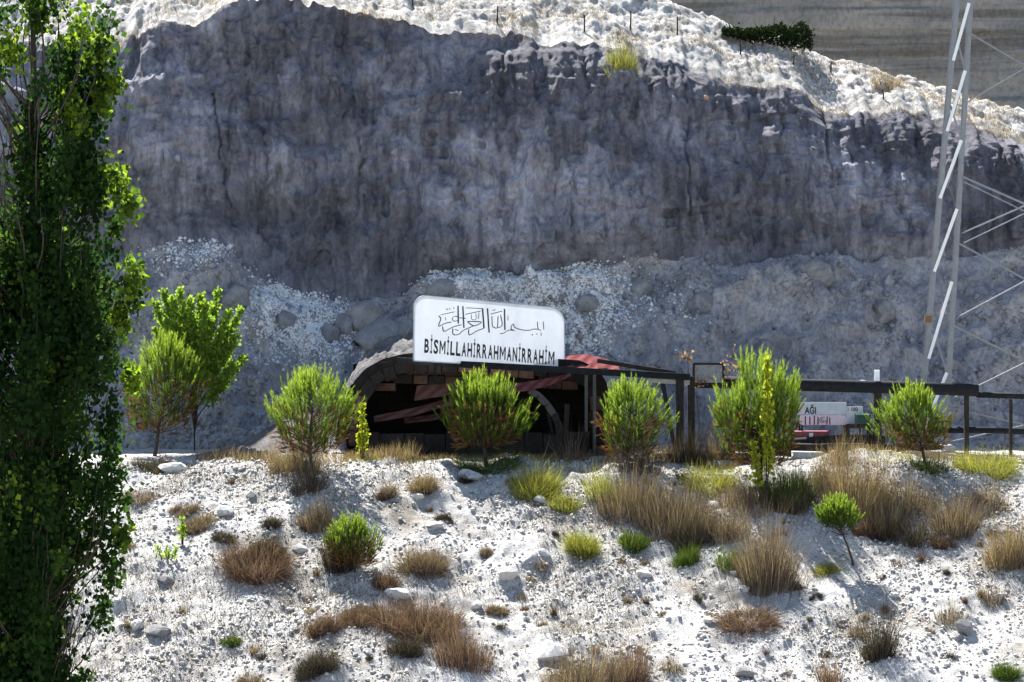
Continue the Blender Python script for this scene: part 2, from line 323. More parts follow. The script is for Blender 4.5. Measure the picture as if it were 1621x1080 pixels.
for nm, r0, r1, mt in [('scree_slope', 0, nT, 'talus'), ('cliff_face', nT, nT + nF, 'cliff'), ('cliff_ledge', nT + nF, len(ss), 'ledge')]:
    q = Q[(row >= r0) & (row < r1)]; i0 = r0 * nx; i1 = min((r1 + 1) * nx, len(V))
    tag(link(nm, mesh_np(nm, V[i0:i1], q - i0, smooth=(nm == 'cliff_ledge'), mats=[M[mt]])), kind='structure')
BV = BVHTree.FromPolygons([tuple(v) for v in V], [tuple(q) for q in Q])
def cliff_at(px, py):
    o = Vector((0, CAM_Y, CAM_Z)); d = Vector(((px - CX) / F, 1, (HZ - py) / F)).normalized()
    h = BV.ray_cast(o, d); return h[0] if h[0] else at(px, py, 15)
def cliff_z(x, y):
    h = BV.ray_cast(Vector((x, y, 60)), Vector((0, 0, -1))); return h[0].z if h[0] else 0.0

# loose rubble on the scree, white stones painted in as sun patches, dry stems on the ledge (uncountable)
def octa(P, s, mat, name, label, cat):
    n = len(P); O = np.array([(1, 0, 0), (0, 1, 0), (-1, 0, 0), (0, -1, 0), (0, 0, 1), (0, 0, -1)], float)
    T = np.array([(0, 1, 4), (1, 2, 4), (2, 3, 4), (3, 0, 4), (1, 0, 5), (2, 1, 5), (3, 2, 5), (0, 3, 5)])
    q = O[None] * RNG.uniform(0.55, 1.25, (n, 6, 1)) + RNG.uniform(-0.3, 0.3, (n, 6, 3)); q = q * s[:, None, None] + P[:, None]
    tag(link(name, mesh_np(name, q.reshape(-1, 3), (T[None] + (np.arange(n) * 6)[:, None, None]).reshape(-1, 3), mats=[mat])), label, cat, kind='stuff')
G = V.reshape(len(ss), nx, 3)
def on_rows(n, r0, r1):
    r = RNG.uniform(r0, r1 - 1.01, n); c = RNG.uniform(26, nx - 26, n); i, j = r.astype(int), c.astype(int); f, g = (r - i)[:, None], (c - j)[:, None]
    return (G[i, j] * (1 - g) + G[i, j + 1] * g) * (1 - f) + (G[i + 1, j] * (1 - g) + G[i + 1, j + 1] * g) * f
P = on_rows(26000, 2, nT + 3); k = fbm(P[:, 0] * .5, P[:, 2] * .5, 12.0, 3) + RNG.normal(0, .5, len(P)) > -.1; P = P[k]
octa(P, 0.02 * (0.19 / 0.02) ** (RNG.random(len(P)) ** 2.2), M['talus'], 'scree_rubble', 'loose grey rubble covering the scree under the cliff', 'rubble')
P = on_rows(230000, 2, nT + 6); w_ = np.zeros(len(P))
for (px, py, rx, rz, a_) in [(475, 515, 1.1, 0.75, 1.8), (860, 470, 1.7, 1.0, 2.0), (920, 520, .6, .9, .9), (730, 440, 1.2, .35, .9), (300, 400, 1.4, .5, .3), (420, 470, .8, .4, .8), (560, 560, .9, .3, .3), (1050, 480, 1.5, .6, .06)]:  # white patches placed to stand in for sunlight on the shaded scree
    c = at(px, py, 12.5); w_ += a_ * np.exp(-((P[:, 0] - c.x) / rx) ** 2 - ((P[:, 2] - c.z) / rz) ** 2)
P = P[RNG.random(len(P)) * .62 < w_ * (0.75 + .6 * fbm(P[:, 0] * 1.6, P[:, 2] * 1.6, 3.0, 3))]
octa(P, RNG.uniform(.018, .05, len(P)) * (1 + RNG.random(len(P)) ** 6 * 1.5), M['sun_patch'], 'sun_patch_stones', 'white stones added as painted sunlit patches on the scree', 'debris')

# far layered cliff on the next ridge
xs = axis(-260, -10, 60, 260, 0.35, 16); zs = np.concatenate([np.linspace(-3, 9, 12, endpoint=False), np.linspace(9, 24, 110), np.linspace(24.5, 36, 14)])
X, ZZ, Q = grid(xs, zs)
cell = np.floor(ZZ * 0.8 + 0.35 * vnoise(X * 0.05, X * 0 + 1.5))
YY = 62 + 0.16 * (ZZ - 12) - 1.2 * fbm(X * 0.06, ZZ * 0.05, 3.0, 3) - 0.55 * vnoise(cell * 3.7, X * 0.03 + cell, 2.0) - 0.35 * fbm(X * 0.4, cell * 5.1, 7.0, 3) - 0.10 * fbm(X * 1.5, ZZ * 2.5, 7.0, 3)
YY = YY - np.where(ZZ < 13, (13 - ZZ) * 1.15, 0)
tag(link('far_cliff', mesh_np('far_cliff', np.stack([X, YY, ZZ], -1).reshape(-1, 3), Q, smooth=True, mats=[M['strata']])), kind='structure')

# ------------------------------------------------------------------ gravel and sparse dry stems on the slope (uncountable)
def pebbles(name, n, smin, smax, ylo, yhi, mat):
    x = RNG.uniform(-17, 17, n); y = RNG.uniform(ylo, yhi, n)
    keep = fbm(x * 0.5, y * 0.5, 30.0, 3) + RNG.uniform(-0.8, 0.8, n) > -0.25; x = x[keep]; y = y[keep]; n = len(x)
    s = smin * (smax / smin) ** (RNG.random(n) ** 2.3); z = gz(x, y)
    O = np.array([(1, 0, 0), (0, 1, 0), (-1, 0, 0), (0, -1, 0), (0, 0, 1), (0, 0, -1)], float)
    T = np.array([(0, 1, 4), (1, 2, 4), (2, 3, 4), (3, 0, 4), (1, 0, 5), (2, 1, 5), (3, 2, 5), (0, 3, 5)])
    P = O[None] * RNG.uniform(0.55, 1.25, (n, 6, 1)) + RNG.uniform(-0.25, 0.25, (n, 6, 3)); P[:, :, 2] *= 0.75
    a = RNG.uniform(0, 6.28, n); c, sn = np.cos(a)[:, None], np.sin(a)[:, None]
    P = np.stack([P[:, :, 0] * c - P[:, :, 1] * sn, P[:, :, 0] * sn + P[:, :, 1] * c, P[:, :, 2]], -1) * s[:, None, None]
    P += np.stack([x, y, z + 0.25 * s], -1)[:, None]
    Fc = (T[None] + (np.arange(n) * 6)[:, None, None]).reshape(-1, 3)
    o = link(name, mesh_np(name, P.reshape(-1, 3), Fc, mats=[mat])); return tag(o, 'pale gravel strewn all over the sunlit slope', 'gravel', kind='stuff')
pebbles('gravel', 70000, 0.009, 0.085, -13.5, 2.2, M['stone'])
pebbles('dark_gravel', 14000, 0.010, 0.07, -13.5, 2.2, M['boulder'])['label'] = 'grey gravel mixed among the pale gravel of the slope'

def blades(P, D, L, W, bend=0.25, seg=2, rv=None):
    """n tapered bent blades: root P, direction D, length L, width W"""
    n = len(P); D = D / np.linalg.norm(D, axis=1, keepdims=True)
    side = np.cross(D, RNG.normal(size=(n, 3))); side /= np.linalg.norm(side, axis=1, keepdims=True) + 1e-9
    bd = np.cross(side, D) * RNG.normal(0, 1, (n, 1)) + np.array([0, 0, -0.35]); vs = []
    for k in range(seg + 1):
        u = k / seg; c = P + D * (L * u)[:, None] + bd * (bend * L * u * u)[:, None]
        if k < seg: ww = (W * (1 - 0.75 * u) * 0.5)[:, None]; vs += [c - side * ww, c + side * ww]
        else: vs.append(c)
    m = 2 * seg + 1; V = np.stack(vs, 1); f = []
    for k in range(seg - 1): a = 2 * k; f += [(a, a + 1, a + 3), (a, a + 3, a + 2)]
    a = 2 * (seg - 1); f.append((a, a + 1, a + 2))
    Fc = (np.array(f)[None] + (np.arange(n) * m)[:, None, None]).reshape(-1, 3)
    r = RNG.random(n) if rv is None else rv
    return V.reshape(-1, 3), Fc, np.repeat(r, m)
n = 130000
x = RNG.uniform(-17, 17, n); y = RNG.uniform(-13.2, 2.5, n)
k = fbm(x * 0.45, y * 0.45, 50.0, 3) + RNG.normal(0, 0.3, n) > 0.16; x = x[k]; y = y[k]; n = len(x)
V, Fc, r = blades(np.stack([x, y, gz(x, y) - 0.01], -1), np.stack([RNG.normal(0, .6, n), RNG.normal(0, .6, n), np.ones(n)], -1), 0.05 + 0.3 * RNG.random(n) ** 2, np.full(n, 0.013))
tag(link('sparse_dry_grass', mesh_np('sparse_dry_grass', V, Fc, r, mats=[M['litter']])), 'sparse short dry stems scattered over the whole gravel slope', 'dry grass', kind='stuff')
P = on_rows(34000, nT + nF - 6, nT + nF + nL - 2); k = fbm(P[:, 0] * .7, P[:, 1] * .9, 33.0, 3) + RNG.normal(0, .35, len(P)) > .15; P = P[k]; n = len(P)
V_, Fc, r = blades(P - np.array([0, 0, .02]), np.stack([RNG.normal(0, .3, n), RNG.normal(-.1, .3, n), np.ones(n)], -1), RNG.uniform(0.08, 0.34, n), np.full(n, 0.016))
tag(link('ledge_dry_grass', mesh_np('ledge_dry_grass', V_, Fc, r, mats=[M['straw']])), 'thin dry grass on the sunlit ledge and along its rim', 'dry grass', kind='stuff')
# straw fringe along the brow of the terrace
def fringe(name, spans, mat, label, h, dens, dy=(1.6, 3.6)):
    xs_, ys_ = [], []
    for a, b in spans:
        n = int((b - a) * dens); xs_.append((RNG.uniform(a, b, n) - CX) / F * 72); ys_.append(RNG.uniform(dy[0], dy[1], n))
    x = np.concatenate(xs_); y = np.concatenate(ys_)
    k = fbm(x * 0.9, y * 1.2, 70.0, 3) + RNG.normal(0, .4, len(x)) > -0.1; x = x[k]; y = y[k]; n = len(x)
    V, Fc, r = blades(np.stack([x, y, gz(x, y) - 0.02], -1), np.stack([RNG.normal(0, .28, n), RNG.normal(0, .28, n), np.ones(n)], -1), RNG.uniform(0.4, 1.0, n) * h * (1 + .5 * vnoise(x * .8, y * 0)), np.full(n, 0.014))
    tag(link(name, mesh_np(name, V, Fc, r, mats=[mat])), label, 'dry grass', kind='stuff')
fringe('straw_fringe', [(300, 500), (500, 800), (540, 720), (780, 1060), (820, 980), (1040, 1230), (1060, 1190), (1300, 1500), (1495, 1640)], M['straw'], 'straw coloured grass fringe along the brow of the terrace', 0.42, 9)
fringe('yellow_grass_fringe', [(545, 600), (640, 730), (830, 930), (1080, 1180), (1370, 1440), (1510, 1621)], M['yel_grass'], 'yellow green grass growing low along the terrace brow', 0.25, 7, (0.8, 2.4))

# ------------------------------------------------------------------ tufts and dry shrubs, one object each
def tuft(px, py, wpx, hpx, mat, label, style='tall', n=None, name='grass_tuft', cat='grass tuft', group=None, p=None):
    p = p or ground_at(px, py); s = sc(p.y); R = wpx / s / 2 * (1.15 if style == 'dome' else 1.2); H = hpx / s * 1.15
    n = int(n * 1.7) if n else None
    if style == 'dome':
        n = n or int(700 + 1300 * R * H + 1000 * R)
        a = RNG.uniform(0, 6.283, n); q = RNG.random(n) ** 0.5
        nl = 2 + int(R * 4) + random.randint(0, 2) if H > R * .8 else 1; lc = np.clip(RNG.normal(0, .25, (nl, 2)), -.36, .36) * R * (nl > 1); ls = RNG.uniform(.45, 1.0, nl) if nl > 1 else np.ones(1); li = RNG.integers(0, nl, n); n_ = n
        root = np.stack([np.cos(a) * q * R * (0.42 if nl > 1 else .7) + lc[li, 0], np.sin(a) * q * R * (0.38 if nl > 1 else .55) + lc[li, 1] * .7, np.zeros(n)], -1)
        el = RNG.uniform(0.15, 1.55, n); az = a + RNG.normal(0, .5, n)
        D = np.stack([np.cos(az) * np.cos(el) * R * 0.75, np.sin(az) * np.cos(el) * R * 0.75, np.sin(el) * H], -1)
        L = np.linalg.norm(D, axis=1) * RNG.uniform(0.5, 1.15, n) * ls[li]; bend = 0.55
        D += RNG.normal(0, .22, (n, 3)) * np.linalg.norm(D, axis=1, keepdims=True)
    else:
        n = n or int(450 + 1700 * R * max(H, .4))
        a = RNG.uniform(0, 6.283, n); q = RNG.random(n) ** 0.6
        root = np.stack([np.cos(a) * q * R * 0.7, np.sin(a) * q * R * 0.55, np.zeros(n)], -1)
        D = np.stack([np.cos(a) * q * 0.32 + RNG.normal(0, .13, n), np.sin(a) * q * 0.32 + RNG.normal(0, .13, n), np.ones(n)], -1)
        cl = 0.75 + 0.35 * vnoise(root[:, 0] * 4 + px, root[:, 1] * 4 + py)
        L = H * (0.25 + 0.95 * RNG.random(n) ** 1.15) * (1 - 0.35 * q * q) * cl; bend = 0.3
        sk_ = RNG.random(n) < .22; root[sk_, :2] *= RNG.uniform(1.2, 2.1, (sk_.sum(), 1)); L[sk_] *= RNG.uniform(.25, .6, sk_.sum())
    root[:, 2] = gz(root[:, 0] + p.x, root[:, 1] + p.y) - p.z - 0.02
    V, Fc, r = blades(root, D, L, RNG.uniform(0.006, 0.014, n), bend)
    o = link(name, mesh_np(name, V, Fc, r, mats=[M[mat]]), None, p); return tag(o, label, cat, group)
SH = dict(name='dry_shrub', cat='shrub', style='dome')
tuft(405, 905, 115, 46, 'red_grass', 'rusty brown low dry shrub on the gravel near the poplar', **SH)
tuft(425, 880, 70, 40, 'dark_grass', 'grey dead shrub leaning on the rusty brown one near the poplar', **SH)
tuft(318, 835, 70, 34, 'brown_grass', 'brown mat of dry shrub beside the small green weed', **SH)
tuft(355, 855, 50, 24, 'dark_grass', 'flat grey brown dry shrub between the green weed and the rusty one', **SH)
tuft(300, 812, 40, 22, 'brown_grass', 'small brown dry shrub uphill of the green weed', **SH)
tuft(430, 832, 40, 24, 'dark_grass', 'small dark dry shrub downhill from the leftmost straw bush', **SH)
tuft(535, 905, 55, 165, 'dark_grass', 'tall grey dead stalks rising beside the low green pine bush', 'tall', 420, name='dead_stalks', cat='stalks')
tuft(500, 835, 60, 60, 'brown_grass', 'brown grass clump next to the tall grey dead stalks')
tuft(612, 788, 34, 32, 'brown_grass', 'dark brown little tuft alone on white gravel below the yellow sapling', **SH)
tuft(676, 778, 60, 36, 'straw', 'tan dry shrub on white gravel below the terrace brow', **SH)
tuft(735, 765, 30, 20, 'dark_grass', 'tiny dark tuft beside a flat stone under the brow', **SH)
tuft(700, 822, 26, 18, 'dark_grass', 'tiny dark dry tuft on bare white gravel in mid slope', **SH)
tuft(672, 905, 90, 58, 'brown_grass', 'dark brown round dry shrub right of the low green pine bush', **SH)
tuft(618, 930, 60, 36, 'red_grass', 'reddish brown dry shrub touching the dark brown round one', **SH)
tuft(770, 878, 24, 26, 'brown_grass', 'small upright brown tuft alone on the open gravel', 'tall')
tuft(515, 1000, 62, 42, 'red_grass', 'reddish round dry shrub at the end of the big reddish patch', **SH)
tuft(575, 985, 90, 44, 'red_grass', 'reddish dry shrub bridging the round one and the big patch', **SH)
tuft(665, 1000, 160, 66, 'red_grass', 'broad reddish brown dry shrub in the middle of the slope', **SH)
tuft(735, 1050, 110, 86, 'red_grass', 'tall reddish brown grass clump joined to the broad reddish shrub', 'tall', 900)
tuft(640, 1035, 60, 40, 'dark_grass', 'dark twiggy shrub under the broad reddish shrub', **SH)
tuft(500, 1062, 85, 50, 'dark_grass', 'grey brown dome shaped grass cushion low on the slope', **SH)
tuft(395, 1090, 70, 34, 'brown_grass', 'brown shrub at the foot of the slope near the poplar', **SH)
tuft(365, 1022, 36, 20, 'green_grass', 'very small dark green cushion on gravel near the poplar', **SH)
tuft(790, 972, 45, 30, 'brown_grass', 'small brown shrub right of the broad reddish shrub', **SH)
tuft(925, 1090, 150, 100, 'brown_grass', 'wide dark brown grass clump beside the biggest white rock', 'tall', 1300)
tuft(995, 1075, 80, 90, 'red_grass', 'russet grass clump joined to the wide dark brown clump', 'tall', 600)
tuft(1065, 1062, 40, 55, 'brown_grass', 'thin brown tuft right of the russet clump', 'tall', 150)
tuft(855, 782, 105, 55, 'yel_grass', 'bright yellow green grass clump on the brow below the middle pine', 'dome', 1500)
tuft(895, 800, 60, 34, 'yel_grass', 'small yellow green clump trailing from the bright one on the brow', 'dome', 600)
tuft(928, 872, 80, 56, 'yel_grass', 'yellow green dome shaped cushion alone in mid slope', 'dome', 1300)
tuft(1010, 862, 60, 34, 'green_grass', 'olive low grass patch right of the yellow green cushion', 'dome')
tuft(1085, 892, 50, 36, 'green_grass', 'green low grass patch under the big brown thicket', 'dome')
tuft(1000, 808, 120, 95, 'brown_grass', 'big brown dry grass thicket below the fourth pine', 'tall', 1400)
tuft(1070, 835, 140, 100, 'brown_grass', 'broad brown dry thicket sharing its edge with the big brown thicket', 'tall', 1500)
tuft(1095, 862, 70, 80, 'dark_grass', 'dark grey twig clump at the foot of the broad brown thicket', 'tall', 500)
tuft(1010, 745, 80, 90, 'dark_grass', 'grey brown stalks standing at the foot of the fourth pine', 'tall', 350)
tuft(1125, 772, 90, 34, 'yel_grass', 'yellow grass mat on the brow between the fourth and fifth pines', 'dome', 900)
tuft(1215, 918, 110, 135, 'brown_grass', 'tall tan and brown grass clump below the forked pine', 'tall', 1500)
tuft(1160, 895, 60, 50, 'green_grass', 'green fresh grass on the flank of the tall tan clump', 'tall', 500)
tuft(1255, 812, 70, 60, 'brown_grass', 'brown clump between the forked pine and the round little pine', 'tall', 500)
tuft(1360, 800, 130, 115, 'straw', 'wide pale straw thicket between the forked pine and the leaning pine', 'tall', 1600)
tuft(1405, 850, 70, 110, 'dark_grass', 'dark base clump of stalks just below the pale straw thicket', 'tall', 700)
tuft(1372, 845, 50, 50, 'red_grass', 'rusty low shrub between the round little pine and dark stalks', **SH)
tuft(1330, 730, 60, 75, 'straw', 'pale plumed reeds in front of the green crate', 'tall', 300)
tuft(1455, 860, 60, 60, 'dark_grass', 'dark twiggy clump downhill from the leaning pine', 'tall', 400)
tuft(1512, 842, 90, 105, 'brown_grass', 'dark footed brown clump right of the leaning pine', 'tall', 1000)
tuft(1494, 866, 44, 26, 'red_grass', 'small rusty shrub at the foot of the dark footed clump', **SH)
tuft(1600, 888, 95, 110, 'straw', 'golden straw clump under the pylon braces', 'tall', 1300)
tuft(1392, 1040, 52, 145, 'dark_grass', 'tall narrow dark sheaf of stalks alone low on the slope', 'tall', 600)
tuft(1360, 1010, 40, 60, 'brown_grass', 'low brown stalks beside the narrow dark sheaf', 'tall', 160)
tuft(1183, 985, 105, 26, 'red_grass', 'flat reddish shrub mat on the open gravel', **SH)
tuft(1505, 985, 60, 50, 'brown_grass', 'thin brown grass above the grey round stones', 'tall', 220)
tuft(1572, 955, 50, 44, 'brown_grass', 'small brown tuft beside two white stones', 'tall', 260)
tuft(1595, 1072, 56, 36, 'green_grass', 'dark green cushion low on the slope near the grey stones', **SH)
tuft(1312, 1080, 46, 66, 'red_grass', 'reddish brown thin clump at the foot of the slope', 'tall', 240)
tuft(1310, 905, 50, 24, 'yel_grass', 'yellowish cushion at the foot of the round little pine', 'dome', 500)
tuft(1560, 745, 110, 40, 'yel_grass', 'yellow grass mat on the brow beyond the leaning pine', 'dome', 900)
tuft(240, 745, 70, 40, 'dark_grass', 'grey dry grass at the foot of the pine beside the poplar', 'tall', 800)
tuft(487, 775, 60, 110, 'dark_grass', 'dark stalk bundle under the leftmost straw bush', 'tall', 300)
tuft(468, 745, 95, 88, 'straw', 'straw coloured dead bush in front of the second pine', 'tall', 900, name='dead_bush', cat='bush')
tuft(1088, 728, 70, 75, 'dark_grass', 'dark brown dead bush under the double post', 'tall', 700, name='dead_bush', cat='bush')
tuft(1135, 728, 50, 85, 'straw', 'pale brown dead reeds beside the double post', 'tall', 350)
tuft(640, 725, 60, 46, 'straw', 'wispy straw grass in front of the dark arch', 'tall', 200)
tuft(905, 728, 60, 75, 'brown_grass', 'thin brown stalks in front of the upright posts', 'tall', 160)
tuft(1150, 850, 90, 70, 'brown_grass', 'faded brown thicket between the broad brown one and the tall tan clump', 'tall', 700)
tuft(1180, 800, 100, 60, 'brown_grass', 'short brown grass spread under the forked pine', 'tall', 800)
tuft(1245, 800, 100, 85, 'green_grass', 'dark green bush at the foot of the forked pine', 'tall', 1500, name='green_bush', cat='bush')
tuft(1440, 800, 90, 70, 'brown_grass', 'brown grass below the bare leaning trunk', 'tall', 700)
tuft(1300, 770, 80, 70, 'straw', 'pale straw grass edging the dark green bush', 'tall', 600)
tuft(1470, 745, 70, 40, 'green_grass', 'low green grass at the foot of the leaning trunk', 'tall', 500)
tuft(960, 790, 80, 60, 'yel_grass', 'yellowing grass on the flank of the big brown thicket', 'tall', 600)
tuft(1560, 800, 90, 50, 'brown_grass', 'faded brown grass above the golden straw clump', 'tall', 600)
tuft(775, 745, 110, 26, 'green_grass', 'short green grass in the shade of the middle pine', 'dome', 900)
tuft(545, 860, 50, 60, 'brown_grass', 'brown grass grown through the tall grey dead stalks', 'tall', 300)
tuft(215, 790, 60, 24, 'brown_grass', 'flat brown grass between poplar and first pine', 'dome', 400)
n = 0
while n < 90:
    px, py = random.uniform(200, 1615), random.uniform(745, 1075); n += 1; c_ = random.choice(('brown_grass', 'dark_grass', 'red_grass', 'straw', 'brown_grass'))
    lb_ = {'brown_grass': 'tiny brown dry tuft on the gravel slope', 'dark_grass': 'tiny dark twiggy tuft on the gravel slope', 'red_grass': 'tiny reddish dry tuft on the gravel slope', 'straw': 'tiny straw coloured tuft on the gravel slope'}[c_]
    tuft(px, py, random.uniform(10, 26), random.uniform(9, 22), c_, lb_, random.choice(('dome', 'tall')), 150, name='small_tuft', cat='grass tuft', group=lb_.replace('tiny', 'tiny').replace('tuft', 'tufts'))
# tufts up on the ledge
q = cliff_at(985, 104); tuft(0, 0, 60, 60, 'yel_grass', 'olive yellow dry bush on the ledge above the cliff', 'tall', 500, p=q, name='ledge_bush', cat='bush')
q = cliff_at(1405, 136); tuft(0, 0, 60, 38, 'straw', 'straw coloured bush on the ledge beside the pylon', 'tall', 500, p=q, name='ledge_bush', cat='bush')
# fix-up: ledge bushes must stand on the ledge, not on the ground function
for o in list(COL.objects):
    if o.name.startswith('ledge_bush'):
        me = o.data; co = np.zeros(len(me.vertices) * 3, np.float32); me.vertices.foreach_get('co', co); co = co.reshape(-1, 3)
        base = gz(co[::5, 0] + o.location.x, co[::5, 1] + o.location.y) - o.location.z - 0.02
        cz = np.array([cliff_z(a + o.location.x, b + o.location.y) for a, b in co[::5, :2]]) - o.location.z - 0.03
        co[:, 2] += np.repeat(cz - base, 5); me.vertices.foreach_set('co', co.ravel()); me.update()

# ------------------------------------------------------------------ stones
import bmesh
def rock_mesh(name, seed, sub=2):
    bm = bmesh.new(); bmesh.ops.create_icosphere(bm, subdivisions=sub, radius=1)
    co = np.array([v.co[:] for v in bm.verts]); k = 1 + 0.28 * fbm(co[:, 0] * 1.1 + seed * 7, co[:, 1] * 1.1, co[:, 2] * 1.1 + seed, 3)
    rs = np.random.default_rng(seed)
    co = co * k[:, None]
    for _ in range(5):                                     # planar cleavage faces
        nrm = rs.normal(size=3); nrm /= np.linalg.norm(nrm); d = co @ nrm; lim = rs.uniform(0.55, 0.8); co -= np.maximum(0, d - lim)[:, None] * nrm * 0.9
    for v, c in zip(bm.verts, co): v.co = c
    me = bpy.data.meshes.new(name); bm.to_mesh(me); bm.free()
    for p in me.polygons: p.use_smooth = False
    return me
RM = [rock_mesh('stone', s) for s in range(8)]
for m in RM: m.materials.append(M['stone'])
RG = [rock_mesh('grey_stone', 20 + s) for s in range(4)]
for m in RG: m.materials.append(M['boulder'])
RB = [rock_mesh('boulder', 40 + s, 3) for s in range(5)]
for m in RB: m.materials.append(M['boulder'])
def rock(name, me, p, size, flat=0.6, label=None, cat='stone', group=None, sink=0.3):
    o = link(name, me, None, (p.x, p.y, p.z + size * flat * sink)); o.scale = (size, size * random.uniform(.7, 1), size * flat)
    o.rotation_euler = (random.uniform(-.2, .2), random.uniform(-.2, .2), random.uniform(0, 6.28)); return tag(o, label, cat, group)
for (px, py, wd, fl, grey, lb) in [
    (805, 915, 40, .55, 0, 'white flat topped rock on open gravel in mid slope'),
    (870, 1040, 62, .6, 0, 'biggest white rock, beside the wide dark brown clump'),
    (217, 995, 26, .8, 0, 'white rock touching a grey rock near the poplar'),
    (250, 1003, 44, .55, 1, 'grey rock touching a white rock near the poplar'),
    (628, 942, 48, .45, 0, 'white slab of rock just above the broad reddish shrub'),
    (475, 872, 26, .7, 0, 'white rock right of the rusty brown shrub'),
    (755, 962, 26, .7, 0, 'white block right of the broad reddish shrub'),
    (1020, 912, 34, .5, 0, 'white rock alone in mid slope below the olive patch'),
    (862, 880, 24, .7, 0, 'white rock left of the yellow green cushion'),
    (262, 922, 30, .6, 1, 'grey stone on white gravel just right of the poplar'),
    (1528, 1000, 36, .8, 1, 'grey round stone, the larger of a pair under thin brown grass'),
    (1518, 1012, 22, .7, 1, 'grey round stone, the smaller of a pair under thin brown grass'),
    (1580, 948, 20, .8, 0, 'white stone beside the small brown tuft'),
    (1416, 945, 18, .8, 0, 'white stone beside the top of the narrow dark sheaf'),
    (355, 812, 44, .5, 0, 'white rock uphill of the brown shrub mat'),
    (398, 786, 22, .7, 0, 'white stone below the brow between the first two pines'),
    (742, 758, 44, .5, 0, 'flat white rock on the brow below the middle pine'),
    (690, 835, 34, .4, 0, 'low white rock in the bare middle of the slope'),
    (660, 788, 26, .5, 0, 'white stone under the tan dry shrub'),
    (855, 795, 24, .7, 0, 'white stone lying in front of the bright yellow green clump'),
    (1130, 803, 24, .6, 0, 'white stone between the brown thicket and the tall tan clump'),
    (1178, 720 + 215, 24, .6, 0, 'white stone below the tall tan clump'),
    (985, 852, 16, .7, 0, 'white stone between the cushion and the olive patch'),
    (1120, 985, 20, .7, 0, 'white stone at the end of the flat reddish mat'),
    (275, 745, 50, .5, 0, 'pale flat rock in the shade of the pine beside the poplar'),
    (1180, 1070, 40, .6, 1, 'grey hollowed rock at the foot of the slope')]:
    p = ground_at(px, py); m = (RG if grey else RM); rock('grey_rock' if grey else 'white_rock', m[hash(px) % len(m)], p, wd / sc(p.y) / 2, fl, lb, 'rock')
n = 0
while n < 170:
    x = random.uniform(-13.5, 14.5); y = random.uniform(-12.6, 0.8)
    if x < -9 and y < -3: continue
    s = random.choice((.035, .045, .055, .07, .09, .11)) * random.uniform(.8, 1.2)
    g = random.random() < 0.2; m = random.choice(RG if g else RM)
    rock('loose_stone', m, Vector((x, y, g1(x, y))), s, random.uniform(.5, .8),
         'small grey stone lying loose on the gravel slope' if g else 'small pale stone lying loose on the gravel slope', 'stone', 'loose grey stones on the slope' if g else 'loose pale stones on the slope'); n += 1
BG = 'dark boulders resting on the scree'
for (px, py, wd) in [(545, 500, 60), (600, 510, 90), (580, 485, 60), (640, 500, 60), (520, 520, 40), (620, 545, 70), (450, 500, 50), (1010, 440, 60), (1290, 420, 60), (930, 470, 40), (1110, 470, 50), (1400, 480, 60), (700, 445, 50), (370, 455, 60), (320, 470, 50), (1210, 540, 46)]:
    p = cliff_at(px, py + wd * .2); rock('boulder', random.choice(RB), p, wd / sc(p.y) / 2, .8, 'dark grey boulder resting on the scree under the cliff', 'boulder', BG, -0.25)
p = cliff_at(1117, 155); rock('orange_stone', RM[2], p, .13, .8, 'small orange stone stuck in the cliff face', 'stone', None, 0)
m = RM[2].copy(); m.materials.clear(); m.materials.append(plain('orange_clay', (.45, .24, .13))); bpy.data.objects['orange_stone'].data = m
# chalky blocks near the rim
for (px, py, wd) in []:
    p = cliff_at(px, py); rock('chalk_block', random.choice(RM), p, wd / sc(p.y) / 2, .9, 'white block in the notch under the cliff rim', 'rock', 'white blocks in the notch', -0.3)

